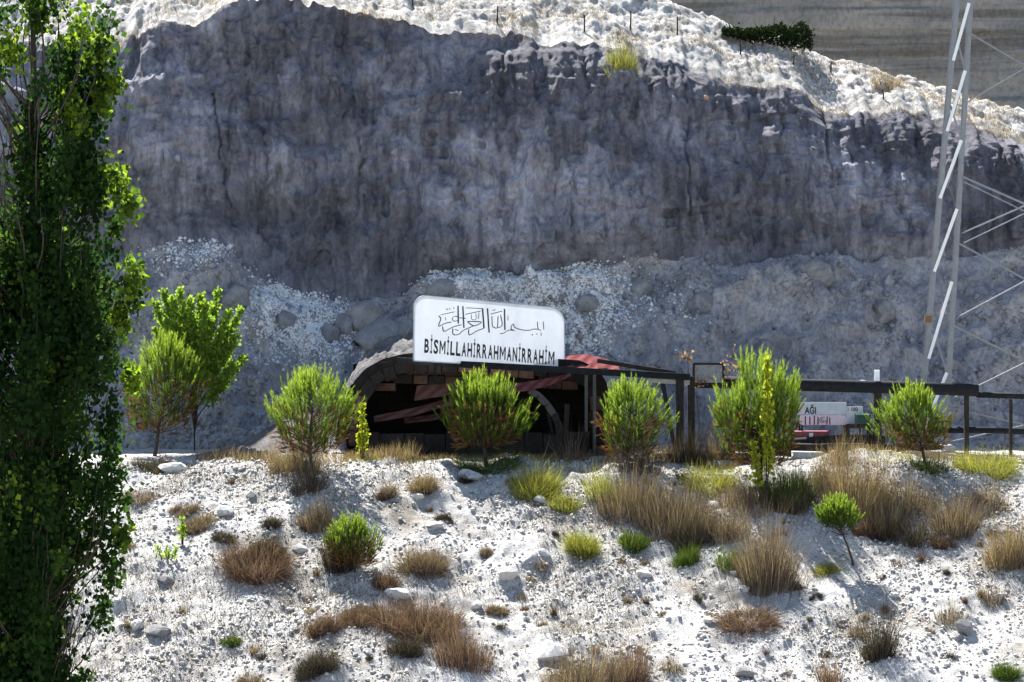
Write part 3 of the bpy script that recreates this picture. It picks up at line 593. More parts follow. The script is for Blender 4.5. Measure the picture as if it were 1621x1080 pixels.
# ------------------------------------------------------------------ trees
def tubes_np(segs, n=6):
    """segs: list of (points, radii) -> V, F quads"""
    mb = MB()
    for p, r in segs: mb.tube(p, r, n, cap=False)
    return mb
def make_pine(px, py, crown_px, label, lean=0.0, seed=0, dry=True, fork=False, shoots=520):
    """crown_px = left, right, top, bottom in photo pixels; py = row of the foot"""
    rs = np.random.default_rng(seed); p = ground_at(px, py); s = sc(p.y); l, r_, t_, b_ = crown_px
    W = (r_ - l) / s; zt = CAM_Z + (HZ - t_) / s - p.z; zb = CAM_Z + (HZ - b_) / s - p.z; cxo = ((l + r_) / 2 - px) / s
    zb = max(zb, 0.12); H = zt - zb
    T = thing('pine_tree', label, 'pine tree', p, 'young pines planted along the terrace')
    ax = lambda z: Vector((cxo * min(1, max(0, z / (zb + .35 * H))) + 0.03 * math.sin(z * 3 + seed), 0.02 * math.cos(z * 4 + seed), z))
    k = max(0.6, min(1.2, W / 2.4))
    tr = MB(); zz = np.linspace(-0.12, zt * 0.9, 9)
    tr.tube([ax(z) for z in zz], [0.062 * k * (1 - 0.8 * i / 8) for i in range(9)], 8); tr.build('trunk', M['bark_dark'], T, smooth=True)
    tops = [(0, 0, 1.0)] if not fork else [(-0.62, .1, .62), (-0.12, 0, 1.0), (0.6, -.05, .74), (.3, .1, .86)]
    shp = rs.uniform(.4, .65); dens = rs.uniform(.75, 1.0); shoots = int(shoots * dens); ga = rs.uniform(0, 6.28)
    # crown: shoots spread in an egg-shaped envelope, tips turned up
    P, D = [], []; lb = MB()
    for i in range(shoots):
        u = rs.random() ** 0.68; a = rs.uniform(0, 6.283); z = zb + max(.2, H - .62 * k) * u
        prof = min(1.0, .5 + 2.0 * u) * (1 - .8 * max(0, (u - shp) / (1 - shp)) ** 1.6) * .92
        if fork: kx = tops[i % len(tops)]; z = zb + H * (0.05 + 0.82 * u * kx[2]); prof = 0.42 + 0.35 * (1 - u)
        prof *= (1 + .14 * math.cos(a - ga)) * (1 + 0.34 * vnoise(np.array([a * 1.3 + seed]), np.array([z * 2.5]), seed * 1.7)[0])
        rr = W * 0.5 * prof * rs.uniform(0.25, 1.0) ** 0.45
        c = ax(z); q = Vector((c.x + rr * math.cos(a), c.y + rr * math.sin(a), z))
        if fork: q.x = c.x + kx[0] * W * .5 * min(1, .35 + u) + rr * .62 * math.cos(a)
        o = Vector((math.cos(a), math.sin(a), 0)) * (rr / (W * .5)) * rs.uniform(.25, .75) + Vector((rs.normal(0, .1), rs.normal(0, .1), 1.0))
        P.append(q); D.append(o.normalized())
        if i % 6 == 0:
            b0 = ax(max(zb * .9, z - 0.5 * rr - .1)); mid = b0.lerp(q, .55) + Vector((0, 0, -0.05))
            lb.tube([b0, mid, q], [0.018 * k, 0.012 * k, 0.005], 5, cap=False)
    lb.build('limbs', M['bark_dark'], T, smooth=True)
    def needles(P, D, L, per, nl, mat, name, hue):
        P = np.array([tuple(x) for x in P]); D = np.array([tuple(x) for x in D]); m = len(P)
        u = np.tile(np.linspace(0, 1, per), m); Pr = np.repeat(P, per, 0); Dr = np.repeat(D, per, 0)
        root = Pr + Dr * (u * np.repeat(L, per))[:, None]
        d = Dr * 1.0 + rs.normal(0, 0.33, (m * per, 3)) * (0.95 - 0.45 * u)[:, None]
        V, Fc, rv = blades(root, d, rs.uniform(.7, 1.1, m * per) * nl, np.full(m * per, 0.0115), 0.06, 1, np.clip(np.repeat(hue, per) - .3 + .6 * u + rs.normal(0, .15, m * per), 0, 1))  # tips coloured lighter to paint a backlit rim
        return link(name, mesh_np(name, V, Fc, rv, mats=[M[mat]]), T)
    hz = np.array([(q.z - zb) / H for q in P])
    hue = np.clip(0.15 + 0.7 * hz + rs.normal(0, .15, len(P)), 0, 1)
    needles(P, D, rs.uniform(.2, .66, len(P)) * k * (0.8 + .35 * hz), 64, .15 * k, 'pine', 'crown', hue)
    if dry:
        Pd, Dd = [], []
        for i in range(300):
            u = rs.random() ** 1.1 * 0.5; a = rs.uniform(0, 6.283); z = zb + H * u - .05; c = ax(z); rr = W * .5 * rs.random() ** .42 * (0.62 + .75 * u)
            Pd.append(Vector((c.x + rr * math.cos(a), c.y + rr * math.sin(a), z))); Dd.append(Vector((math.cos(a) * .5, math.sin(a) * .5, rs.uniform(-.2, .9))).normalized())
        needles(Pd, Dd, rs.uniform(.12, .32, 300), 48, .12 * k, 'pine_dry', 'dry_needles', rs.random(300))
    return T
make_pine(243, 722, (197, 326, 524, 682), 'young pine beside the tall poplar, with a broad rust brown underside', seed=1)
make_pine(492, 752, (425, 560, 574, 715), 'bushy young pine behind the straw coloured dead bush', seed=2)
make_pine(770, 738, (697, 833, 582, 706), 'round young pine in front of the dark arch, straight below the sign', seed=3)
make_pine(995, 735, (943, 1050, 594, 722), 'narrow young pine in front of the long beam right of the arch', seed=4)
make_pine(1205, 772, (1132, 1272, 556, 735), 'forked young pine with several tops beside the yellow sapling', seed=5, fork=True, shoots=760)
make_pine(1466, 740, (1392, 1503, 602, 712), 'young pine with a bare leaning trunk near the pylon foot', seed=6)
make_pine(1350, 895, (1291, 1361, 780, 842), 'little round pine on a thin leaning stem down on the slope', seed=7, dry=False, shoots=420)
make_pine(560, 905, (514, 602, 812, 892), 'low green pine bush without a visible stem down on the slope', seed=8, dry=True, shoots=420)

def leaves(P, N, size, rv, rs):
    n = len(P); N = N / np.linalg.norm(N, axis=1, keepdims=True)
    a = np.cross(N, rs.normal(size=(n, 3))); a /= np.linalg.norm(a, axis=1, keepdims=True); b = np.cross(N, a)
    s = size[:, None]
    V = np.stack([P, P + a * s * .45 + b * s * .42 + N * s * .1, P + a * s * 1.0, P + a * s * .45 - b * s * .42 + N * s * .1], 1)
    Fc = (np.array([(0, 1, 2), (0, 2, 3)])[None] + (np.arange(n) * 4)[:, None, None]).reshape(-1, 3)
    return V.reshape(-1, 3), Fc, np.repeat(rv, 4)

# tall poplar on the lower slope
rs = np.random.default_rng(11)
PY = -20.0; ps = sc(PY); base = Vector(((50 - CX) / ps, PY, 0)); base.z = g1(base.x, base.y)
T = thing('poplar_tree', 'tall dark green poplar with upright branches rising from the lower slope', 'tree', base)
edge_y = [-200, 0, 25, 60, 95, 150, 185, 230, 255, 300, 335, 420, 455, 520, 600, 700, 760, 830, 880, 930, 1000, 1080, 1300]
edge_x = [90, 120, 165, 168, 176, 186, 152, 160, 188, 205, 215, 222, 205, 216, 214, 192, 196, 200, 202, 172, 158, 140, 110]
def rad(z, a):
    py = HZ - (z + base.z - CAM_Z) * ps; e = (np.interp(py, edge_y, edge_x) - 50) / ps
    return e * (1 + 0.12 * vnoise(np.array([a * 1.5]), np.array([z * 1.1]), 3.0)[0] * (0 if math.cos(a) > .8 else 1))
ztop = 14.5 + 6
tr = MB(); tr.tube([Vector((0.05 * math.sin(i), 0.05 * math.cos(1.7 * i), -0.3 + i * 2.1)) for i in range(10)], [0.2 * (1 - i / 10.5) + .02 for i in range(10)], 10); tr.build('trunk', M['bark'], T, smooth=True)
lb = MB(); LP, LN, LS, LR = [], [], [], []
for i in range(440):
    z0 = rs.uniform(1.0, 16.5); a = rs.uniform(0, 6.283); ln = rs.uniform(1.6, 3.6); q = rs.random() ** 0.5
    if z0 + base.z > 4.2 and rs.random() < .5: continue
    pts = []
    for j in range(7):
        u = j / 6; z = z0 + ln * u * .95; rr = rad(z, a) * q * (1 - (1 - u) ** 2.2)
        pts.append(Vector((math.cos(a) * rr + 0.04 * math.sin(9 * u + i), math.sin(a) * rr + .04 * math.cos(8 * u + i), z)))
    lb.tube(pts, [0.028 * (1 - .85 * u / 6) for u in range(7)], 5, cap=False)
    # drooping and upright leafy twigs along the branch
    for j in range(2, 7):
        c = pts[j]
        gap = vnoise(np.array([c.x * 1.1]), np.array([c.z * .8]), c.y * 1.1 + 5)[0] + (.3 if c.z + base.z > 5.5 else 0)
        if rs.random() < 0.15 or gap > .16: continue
        m = int(rs.integers(40, 85)); sg = rs.uniform(.09, .21); cb = rs.normal(.2, .24)  # tone per clump; the brighter ones stand for sunlit foliage
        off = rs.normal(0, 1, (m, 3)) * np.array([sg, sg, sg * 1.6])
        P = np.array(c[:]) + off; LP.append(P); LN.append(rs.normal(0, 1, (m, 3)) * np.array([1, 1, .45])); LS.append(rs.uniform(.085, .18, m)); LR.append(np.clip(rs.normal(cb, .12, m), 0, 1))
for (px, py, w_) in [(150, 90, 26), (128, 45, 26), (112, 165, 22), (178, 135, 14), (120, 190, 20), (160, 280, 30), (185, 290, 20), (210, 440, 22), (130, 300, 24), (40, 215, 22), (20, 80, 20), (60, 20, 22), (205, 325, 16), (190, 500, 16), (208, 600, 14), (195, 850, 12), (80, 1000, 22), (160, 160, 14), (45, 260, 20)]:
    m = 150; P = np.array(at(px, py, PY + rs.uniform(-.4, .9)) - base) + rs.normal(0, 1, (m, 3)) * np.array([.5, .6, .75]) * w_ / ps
    LP.append(P); LN.append(rs.normal(0, 1, (m, 3)) * np.array([1, 1, .4])); LS.append(rs.uniform(.1, .18, m)); LR.append(np.clip(rs.normal(.85, .15, m), 0, 1))  # extra clumps coloured bright to paint sunlit leaves
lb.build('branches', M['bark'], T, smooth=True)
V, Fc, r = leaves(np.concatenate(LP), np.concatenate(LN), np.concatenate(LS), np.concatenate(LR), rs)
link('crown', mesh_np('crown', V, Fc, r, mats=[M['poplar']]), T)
print('poplar leaves', len(r) // 4)

def sapling(name, p, stems, label, mat, leaf, per, cat='sapling', spread=.3, seed=0, wood='bark', lo=.3, trunk=0.0):
    """stems: list of (x offset, y offset, height) in metres"""
    rs = np.random.default_rng(seed); T = thing(name, label, cat, p); st = MB(); LP, LN = [], []
    for (dx, dy, h) in stems:
        pts = [Vector((dx * max(0, (u / 5 - trunk) / (1 - trunk)) if trunk else dx * (.25 + .75 * (u / 5) ** .8) if u else dx * .15, dy * (u / 5), -.08 + (h + .08) * u / 5)) for u in range(6)]
        st.tube(pts, [0.022 * (1 - .8 * u / 5) for u in range(6)], 6, cap=False)
        m = int(per * h); u = np.minimum(rs.uniform(lo, 1.0, m) ** .85, .999) * 5; i = np.minimum(u.astype(int), 4); f = u - i
        A = np.array([tuple(x) for x in pts]); c = A[i] * (1 - f)[:, None] + A[i + 1] * f[:, None]
        LP.append(c + rs.normal(0, 1, (m, 3)) * np.array([spread, spread, spread * .8]) * (1.15 - u / 6)[:, None]); LN.append(rs.normal(0, 1, (m, 3)) * np.array([1, 1, .4]))
    st.build('stems', M[wood], T, smooth=True); P = np.concatenate(LP); n = len(P)
    V, Fc, r = leaves(P, np.concatenate(LN), rs.uniform(.7, 1.3, n) * leaf, rs.random(n), rs)
    link('leaves', mesh_np('leaves', V, Fc, r, mats=[M[mat]]), T); return T
y = 7.2; x = at(308, 600, y).x; p = Vector((x, y, g1(x, y))); s = sc(y)
tp = lambda px, py: ((px - CX) / F * (y + 70) - p.x, random.uniform(-.6, .2), CAM_Z + (HZ - py) / s - p.z)
sapling('leafy_shrub', p, [tp(*q) for q in [(246, 478), (258, 460), (275, 470), (287, 458), (302, 474), (318, 466), (330, 478), (345, 460), (338, 505), (365, 492), (382, 490), (266, 505), (290, 510), (315, 510), (355, 515), (378, 530), (250, 520), (390, 565), (372, 575)]], 'bright green leafy shrub behind the pine beside the poplar', 'fresh', .12, 120, 'shrub', .16, 3, lo=.5, trunk=.35)
p = ground_at(574, 730); s = sc(p.y)
sapling('yellow_sapling', p, [(0.0, 0, 90 / s), (.08, .1, 60 / s), (-.1, 0, 45 / s)], 'small yellow green sapling at the mouth of the dark arch', 'yellow_leaf', .085, 130, spread=.08, seed=4)
p = ground_at(1212, 775); s = sc(p.y); p.y -= 1.25; p.x *= .983; p.z = g1(p.x, p.y)
sapling('yellow_sapling', p, [(0.03, 0, 232 / s), (-.35, 0, 105 / s), (.12, .1, 165 / s)], 'tall slim yellow green sapling standing against the forked pine', 'yellow_leaf', .125, 85, spread=.085, seed=5)
p = ground_at(263, 885)
sapling('green_weed', p, [(-.25, 0, .35), (0, .1, .3), (.3, 0, .3), (.1, -.2, .25)], 'low green leafy weed sprawling on gravel right of the poplar', 'fresh', .09, 90, 'weed', .09, 6)
p = ground_at(288, 862)
sapling('green_weed', p, [(0, 0, .75), (.05, .05, .55)], 'upright single green weed among brown shrub mat', 'fresh', .1, 55, 'weed', .05, 7)
for sd_, (px, py), nst, lb_ in [(8, (1090, 560), 0, ''), ]: pass
# dark bush and small growth on the crest
q = cliff_at(1215, 70); rs = np.random.default_rng(21); T = thing('crest_bush', 'dark green bush on the crest of the sunlit ledge', 'bush', q)
st = MB(); [st.tube([(dx * .3, 0, -.1), (dx, .1, h)], [.03, .008], 5, cap=False) for dx, h in ((-1.3, .5), (-.5, .9), (.3, 1.1), (1.1, 1.0))]; st.build('stems', M['bark_dark'], T)
m = 5200; u = rs.uniform(-1, 1, m); P = np.stack([u * 1.7, rs.normal(.1, .4, m), rs.random(m) ** .8 * (1.15 + .3 * vnoise(u * 4, u * 0, 1.0)) * (0.55 + .25 * u) + .02 - u * .28], -1)
V, Fc, r = leaves(P, rs.normal(0, 1, (m, 3)), rs.uniform(.06, .12, m), rs.random(m) * .5, rs); link('leaves', mesh_np('leaves', V, Fc, r, mats=[leafmat('dark_bush_leaves', [(0, (.008, .014, .007)), (1, (.022, .036, .012))], .25, 1.2)]), T)

# ------------------------------------------------------------------ fence posts on the ledge
for (px, py, h) in [(653, 12, 22), (787, 36, 26), (925, 50, 26), (998, 48, 30), (1072, 55, 28), (1172, 86, 22), (1256, 102, 14), (1315, 114, 16), (1398, 156, 14)]:
    q = cliff_at(px, py); H = h / sc(q.y)
    mb = MB(); mb.tube([(0, 0, -.12), (.01, 0, H * .5), (.03 * random.uniform(-1, 1), 0, H)], [.03, .028, .024], 6)
    tag(mb.build('fence_post', M['timber'], None, q), 'thin dark wooden post standing on the sunlit ledge', 'post', 'fence posts along the ledge')

# ------------------------------------------------------------------ vaulted shelter under the earth
VY0, VY1 = 4.6, 9.4
T = thing('vaulted_shelter', 'dark earth covered stone vault with a wide low arched mouth', 'shelter', at(750, 715, VY0 + 1)); T.location.z = 0.0
org = T.location.copy()
prof = [(556, 722), (556, 690), (559, 660), (566, 632), (576, 612), (590, 597), (612, 585), (640, 578), (680, 574), (760, 577), (840, 583), (915, 588), (935, 596), (944, 612), (948, 640), (950, 722)]
inn = [at(a, b, VY0) for a, b in prof]
def offset(P, d):
    out = []
    for i, p in enumerate(P):
        a = P[max(i - 1, 0)]; b = P[min(i + 1, len(P) - 1)]; t_ = (b - a).normalized(); n_ = Vector((-t_.z, 0, t_.x))
        out.append(p + n_ * d)
    return out
outr = offset(inn, 0.34)
V = []; Fc = []
for yy in (VY0, VY1):
    V += [(p.x, yy, p.z) for p in inn] + [(p.x, yy, p.z) for p in outr]
k = len(inn)
for i in range(k - 1):
    Fc += [(i, i + 1, 2 * k + i + 1, 2 * k + i), (k + i, 3 * k + i, 3 * k + i + 1, k + i + 1), (i, k + i, k + i + 1, i + 1), (2 * k + i, 2 * k + i + 1, 3 * k + i + 1, 3 * k + i)]
mb = MB(org); mb.add(V, Fc); shell = mb.build('vault_shell', M['shade_plaster'], T)
# earth heaped over the shell, lumpy
cov = offset(inn, 0.36); top = offset(inn, 0.50); nx_, ny_ = 150, 80; PV = []
tp_ = np.array([(p.x, p.z) for p in top]); cl = np.concatenate([[0], np.cumsum(np.hypot(*np.diff(tp_, axis=0).T))]); u = np.linspace(cl[0], cl[-1] * .66, nx_)
ex = np.interp(u, cl, tp_[:, 0]); ez = np.interp(u, cl, tp_[:, 1]); EX, EYp = np.meshgrid(ex, np.linspace(0, 1, ny_)); EZ = np.tile(ez, (ny_, 1)); EY = VY0 - .02 + (VY1 + 2.5 - VY0) * EYp
d = np.minimum(1, EYp * 6 + .45) * (0.20 * fbm(EX * 1.2, EY * 1.2, 3.0, 3) + .10 * fbm(EX * 4, EY * 4, 3, 3)); EZ = EZ + d + .25 * EYp - np.where(EYp < .02, .2, 0)
i = np.arange(ny_ - 1)[:, None] * nx_ + np.arange(nx_ - 1)[None]
link('earth_cover', mesh_np('earth_cover', np.stack([EX - org.x, EY - org.y, EZ - org.z], -1).reshape(-1, 3), np.stack([i, i + 1, i + nx_ + 1, i + nx_], -1).reshape(-1, 4), smooth=False, mats=[M['mound']]), T)
# brown stones round the mouth, each its own piece
ring = np.array([(p.x, p.z) for p in inn]); cl = np.concatenate([[0], np.cumsum(np.hypot(*np.diff(ring, axis=0).T))]); u = 0.3
rim = T
while u < cl[-1] - .3:
    L = random.uniform(.38, .62); x0, x1 = [np.interp(c, cl, ring[:, 0]) for c in (u, u + L - .025)]; z0, z1_ = [np.interp(c, cl, ring[:, 1]) for c in (u, u + L - .025)]
    tx, tz = (x1 - x0), (z1_ - z0); ll = math.hypot(tx, tz); nx2, nz2 = tz / ll, -tx / ll; dp = random.uniform(.22, .34)
    a = [(x0 - nx2 * .08, z0 - nz2 * .08), (x1 - nx2 * .08, z1_ - nz2 * .08), (x1 + nx2 * dp, z1_ + nz2 * dp), (x0 + nx2 * dp, z0 + nz2 * dp)]
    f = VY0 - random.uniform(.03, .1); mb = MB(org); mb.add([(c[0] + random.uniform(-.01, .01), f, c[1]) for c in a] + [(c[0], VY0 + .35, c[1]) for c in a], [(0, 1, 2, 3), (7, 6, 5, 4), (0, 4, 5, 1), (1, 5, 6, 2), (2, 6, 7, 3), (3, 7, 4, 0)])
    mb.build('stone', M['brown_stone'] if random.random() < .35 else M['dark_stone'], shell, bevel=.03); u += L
# coursed lintel stones hanging below the top of the mouth (partly fallen) and the back wall, its shade painted in
for row_, (py0, py1) in enumerate(((581, 594), (595, 609), (610, 622))):
    px = 612 if row_ == 0 else 600 - row_ * 4
    while px < (905 if row_ < 2 else 760):
        w_ = random.uniform(20, 38)
        if random.random() < (.92, .8, .55)[row_]:
            sl = (px - 680) * .035; a = at(px, py1 + sl, VY0 + .5); b = at(px + w_ - 1.5, py0 + sl, VY0 + .5); mb = MB(org)
            mb.box((a.x, VY0 + .38 - random.uniform(0, .07), a.z), (b.x, VY0 + .8, b.z), .012); mb.build('stone', M['brown_stone'] if row_ == 0 or random.random() < .3 else M['dark_stone'], shell, bevel=.014)
        px += w_
mb = MB(org); a = Vector((inn[0].x - .2, 8.6, -.3)); b = Vector((inn[-1].x + .2, 8.6, 2.75)); mb.box((a.x, 8.6, a.z), (b.x, 8.9, b.z)); bw = mb.build('back_wall', M['shade_plaster'], T)
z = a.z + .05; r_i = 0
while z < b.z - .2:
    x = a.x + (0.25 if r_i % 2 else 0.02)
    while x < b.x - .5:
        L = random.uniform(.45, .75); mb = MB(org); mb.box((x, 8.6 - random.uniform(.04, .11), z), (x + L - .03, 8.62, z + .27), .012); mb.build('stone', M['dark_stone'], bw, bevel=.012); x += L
    z += .30; r_i += 1
# low near-black kerb inside the mouth
kb = thing('low_wall', 'low dark stone kerb across the mouth of the vault', 'wall', at(740, 715, 4.1)); kb.location.z = g1(kb.location.x, 4.1)
px = 562
while px < 900:
    w_ = random.uniform(26, 40); a = at(px, 720, 4.1); b = at(px + w_ - 1, 686 + random.uniform(-2, 2), 4.1); mb = MB(kb.location); mb.box((a.x, 3.95, min(a.z, -.15)), (b.x, 4.3, b.z), .015); mb.build('stone', M['dark_stone'], kb, bevel=.02); px += w_

# ------------------------------------------------------------------ sign board
SY, YAW = 4.0, math.radians(16); SX0 = at(775, 520, SY).x
def sgn(px, py, off=0.0):
    d = Vector(((px - CX) / F, 1, (HZ - py) / F)); n_ = Vector((math.sin(YAW), -math.cos(YAW), 0)); o = Vector((0, CAM_Y, CAM_Z))
    t_ = (Vector((SX0, SY, 0)) - o).dot(n_) / d.dot(n_); return o + d * t_ + n_ * off
T = thing('sign_board', 'white rounded sign board with black Arabic calligraphy and BİSMİLLAHİRRAHMANİRRAHİM lettering', 'sign', sgn(775, 577)); org = T.location.copy()
C4 = [(656, 467), (893, 489), (894, 584), (655, 571)]
def bil(u, v): # v down
    a = [C4[0][i] * (1 - u) + C4[1][i] * u for i in (0, 1)]; b = [C4[3][i] * (1 - u) + C4[2][i] * u for i in (0, 1)]; return tuple(a[i] * (1 - v) + b[i] * v for i in (0, 1))
ol = []
for (cu, cv, a0, ru, rv_) in [(.085, .2, 180, .085, .2), (.905, .23, 270, .095, .23), (.99, .985, 0, .01, .015), (.01, .985, 90, .01, .015)]:
    for i in range(8): a = math.radians(a0 + 90 * i / 7); ol.append(bil(cu + ru * math.cos(a), cv + rv_ * math.sin(a)))
def slab(mb, pts, front, back):
    n_ = len(pts); mb.add([sgn(*p, front) for p in pts] + [sgn(*p, back) for p in pts], [tuple(range(n_))[::-1], tuple(range(n_, 2 * n_))] + [(i, (i + 1) % n_, (i + 1) % n_ + n_, i + n_) for i in range(n_)])
m, n, o = newmat('white_sign_sheet')        # thin opal sheet: sunlight from behind glows through
d_ = n.nodes.new('ShaderNodeBsdfDiffuse'); d_.inputs[0].default_value = (.8, .82, .86, 1); tl = n.nodes.new('ShaderNodeBsdfTranslucent'); tl.inputs[0].default_value = (.78, .82, .9, 1)
co = n.nodes.new('ShaderNodeTexCoord').outputs['Object']; tx_ = tex(n, 1.6, 6, .6, (1, 1, .5), co); rr_ = ramp(n, [(.3, (.58, .60, .63)), (.42, (.72, .74, .78)), (.6, (.80, .82, .85))]); n.links.new(tx_.outputs[0], rr_.inputs[0]); n.links.new(rr_.outputs[0], d_.inputs[0])
mx = n.nodes.new('ShaderNodeMixShader'); mx.inputs[0].default_value = .1; n.links.new(d_.outputs[0], mx.inputs[1]); n.links.new(tl.outputs[0], mx.inputs[2]); n.links.new(mx.outputs[0], o.inputs[0]); M['sign'] = m
mb = MB(org); mb.add([sgn(*p, 0) for p in ol], [tuple(range(len(ol)))[::-1]]); mb.build('panel', M['sign'], T)
mb = MB(org)
for i in range(len(ol)): mb.bar(sgn(*ol[i], -.03), sgn(*ol[(i + 1) % len(ol)], -.03), .045, .05)
mb.build('frame', plain('sign_frame_steel', (.35, .37, .40), .5, .3), T)
for px in (690, 775, 862):
    mb = MB(org); yb = 570 + (px - 656) * .055; mb.bar(sgn(px, yb, -.09), sgn(px, 600, -.09), .06); mb.build('support', M['steel_dark'], T)
# Latin lettering
def text_mesh(s, bold=0.022):
    cu = bpy.data.curves.new('t', 'FONT'); cu.body = s; cu.offset = bold; cu.resolution_u = 3; ob = bpy.data.objects.new('t', cu); COL.objects.link(ob)
    bpy.context.view_layer.update(); me = ob.evaluated_get(bpy.context.evaluated_depsgraph_get()).to_mesh()
    v = [tuple(x.co) for x in me.vertices]; f = [tuple(p.vertices) for p in me.polygons]; ob.to_mesh_clear() if hasattr(ob, 'to_mesh_clear') else None
    COL.objects.unlink(ob); bpy.data.objects.remove(ob); bpy.data.curves.remove(cu); return v, f
def lettering(s, q, mapper, org, parent, mat, bold=.022, lift=.006, name='lettering'):
    """q: TL, TR, BR, BL of the capital height box in photo pixels"""
    v, f = text_mesh(s, bold); cap = max(y for x, y, z in text_mesh('H', 0)[0]); x0 = min(x for x, y, z in v); x1 = max(x for x, y, z in v); V = []
    for x, y, z in v:
        u = (x - x0) / (x1 - x0); t_ = 1 - y / cap
        V.append(mapper(*[(q[0][i] * (1 - u) + q[1][i] * u) * (1 - t_) + (q[3][i] * (1 - u) + q[2][i] * u) * t_ for i in (0, 1)], lift))
    mb = MB(org); mb.add(V, f); me = bpy.data.meshes.new(name); me.from_pydata([tuple(a) for a in mb.v], [], mb.f); me.materials.append(mat); return link(name, me, parent)
def sign_letters(s, q, org, parent):
    cap = max(y for x, y, z in text_mesh('H', 0)[0]); wid = [{'I': .62, 'İ': .62, 'M': 1.3}.get(c, 1.0) for c in s]; tot = sum(wid); mb = MB(org); pos = 0
    mp_ = lambda u, t_: sgn(*[(q[0][i] * (1 - u) + q[1][i] * u) * (1 - t_) + (q[3][i] * (1 - u) + q[2][i] * u) * t_ for i in (0, 1)], .006)
    for c, w_ in zip(s, wid):
        u0, u1 = (pos + .1 * w_) / tot, (pos + .9 * w_) / tot; pos += w_
        if c == 'M':
            polys = [[(0, 0), (.2, 0), (.2, 1), (0, 1)], [(.8, 0), (1, 0), (1, 1), (.8, 1)], [(.2, 1), (.2, .72), (.5, .2), (.5, .5)], [(.8, 1), (.5, .5), (.5, .2), (.8, .72)]]
            for pl in polys: mb.add([mp_(u0 + (u1 - u0) * x, 1 - y) for x, y in pl], [(0, 1, 2, 3)])
        else:
            v, f = text_mesh(c, .03); x0 = min(x for x, y, z in v); x1 = max(x for x, y, z in v); mb.add([mp_(u0 + (u1 - u0) * (x - x0) / (x1 - x0) if c not in 'Iİ' else u0 + (u1 - u0) * (.18 + .64 * (x - x0) / (x1 - x0)), 1 - y / cap) for x, y, z in v], f)
    me = bpy.data.meshes.new('lettering'); me.from_pydata([tuple(a) for a in mb.v], [], mb.f); me.materials.append(M['letters']); link('lettering', me, parent)
sign_letters('BİSMİLLAHİRRAHMANİRRAHİM', [(671.4, 537), (879, 557), (878.4, 577.5), (670.4, 557.6)], org, T)
K = 6.004
ST = [([(510, 205), (513, 375)], 11), ([(556, 210), (566, 415)], 11), ([(743, 230), (757, 420)], 12), ([(790, 230), (806, 460)], 11), ([(952, 235), (956, 435)], 11),
      ([(1320, 355), (1326, 432)], 6), ([(1265, 355), (1272, 425), (1300, 438)], 6), ([(1272, 430), (1232, 427), (1190, 438), (1120, 435), (1052, 412), (1036, 380), (1020, 395), (1016, 428), (1046, 440), (990, 438), (945, 465), (908, 473)], 7), ([(1212, 476), (1220, 486)], 8), ([(1300, 462), (1300, 490)], 6), ([(1255, 470), (1262, 478)], 7),
      ([(832, 300), (836, 390), (852, 410), (884, 410), (890, 300)], 7), ([(914, 290), (930, 385), (902, 411), (884, 410)], 7), ([(820, 285), (930, 256)], 7), ([(835, 250), (868, 243)], 6), ([(985, 300), (985, 345)], 5),
      ([(580, 287), (725, 256)], 7), ([(586, 225), (737, 232)], 6), ([(598, 354), (732, 360), (660, 396), (598, 354)], 8), ([(660, 396), (560, 440), (520, 475), (466, 478), (460, 420)], 8), ([(757, 420), (690, 445), (626, 482), (610, 460), (614, 425)], 8), ([(640, 285), (640, 332), (680, 334), (680, 278)], 5), ([(710, 270), (704, 330)], 5),
      ([(345, 292), (400, 280), (480, 262)], 6), ([(325, 300), (346, 330), (326, 398), (390, 372), (450, 360)], 8), ([(455, 322), (480, 305), (512, 315), (506, 345), (466, 350), (455, 322)], 6), ([(512, 320), (585, 325)], 6), ([(545, 385), (470, 405), (390, 445), (370, 440), (364, 400)], 8), ([(480, 430), (515, 441)], 6), ([(400, 235), (412, 243)], 8), ([(426, 232), (436, 240)], 7), ([(466, 222), (474, 232)], 7), ([(388, 315), (396, 345)], 5)]
mb = MB(org)
def smooth_path(p):
    if len(p) < 3: return p
    out = []
    for i in range(len(p) - 1):
        a, b, c, d = p[max(i - 1, 0)], p[i], p[i + 1], p[min(i + 2, len(p) - 1)]
        for j in range(5):
            t_ = j / 5; out.append(tuple(.5 * (2 * b[k] + (c[k] - a[k]) * t_ + (2 * a[k] - 5 * b[k] + 4 * c[k] - d[k]) * t_ ** 2 + (3 * b[k] - a[k] - 3 * c[k] + d[k]) * t_ ** 3) for k in (0, 1)))
    return out + [p[-1]]
for pth, wd in ST:
    P = smooth_path(pth); L_, R_ = [], []
    for i, c in enumerate(P):
        a = P[max(i - 1, 0)]; b = P[min(i + 1, len(P) - 1)]; dx, dy = b[0] - a[0], b[1] - a[1]; l = math.hypot(dx, dy) or 1
        pen = wd * (0.75 + 0.4 * abs(math.sin(math.atan2(dy, dx) + .6))) * .5 * 1.15
        if len(P) > 2 and i in (0, len(P) - 1): pen *= .5
        L_.append((c[0] - dy / l * pen, c[1] + dx / l * pen)); R_.append((c[0] + dy / l * pen, c[1] - dx / l * pen))
    V = [sgn(640 + c[0] / K, 450 + c[1] / K, .006) for c in L_ + R_]; k = len(P); mb.add(V, [(i, i + 1, k + i + 1, k + i) for i in range(k - 1)])
me = bpy.data.meshes.new('calligraphy'); me.from_pydata([tuple(a) for a in mb.v], [], mb.f); me.materials.append(M['letters']); link('calligraphy', me, T)

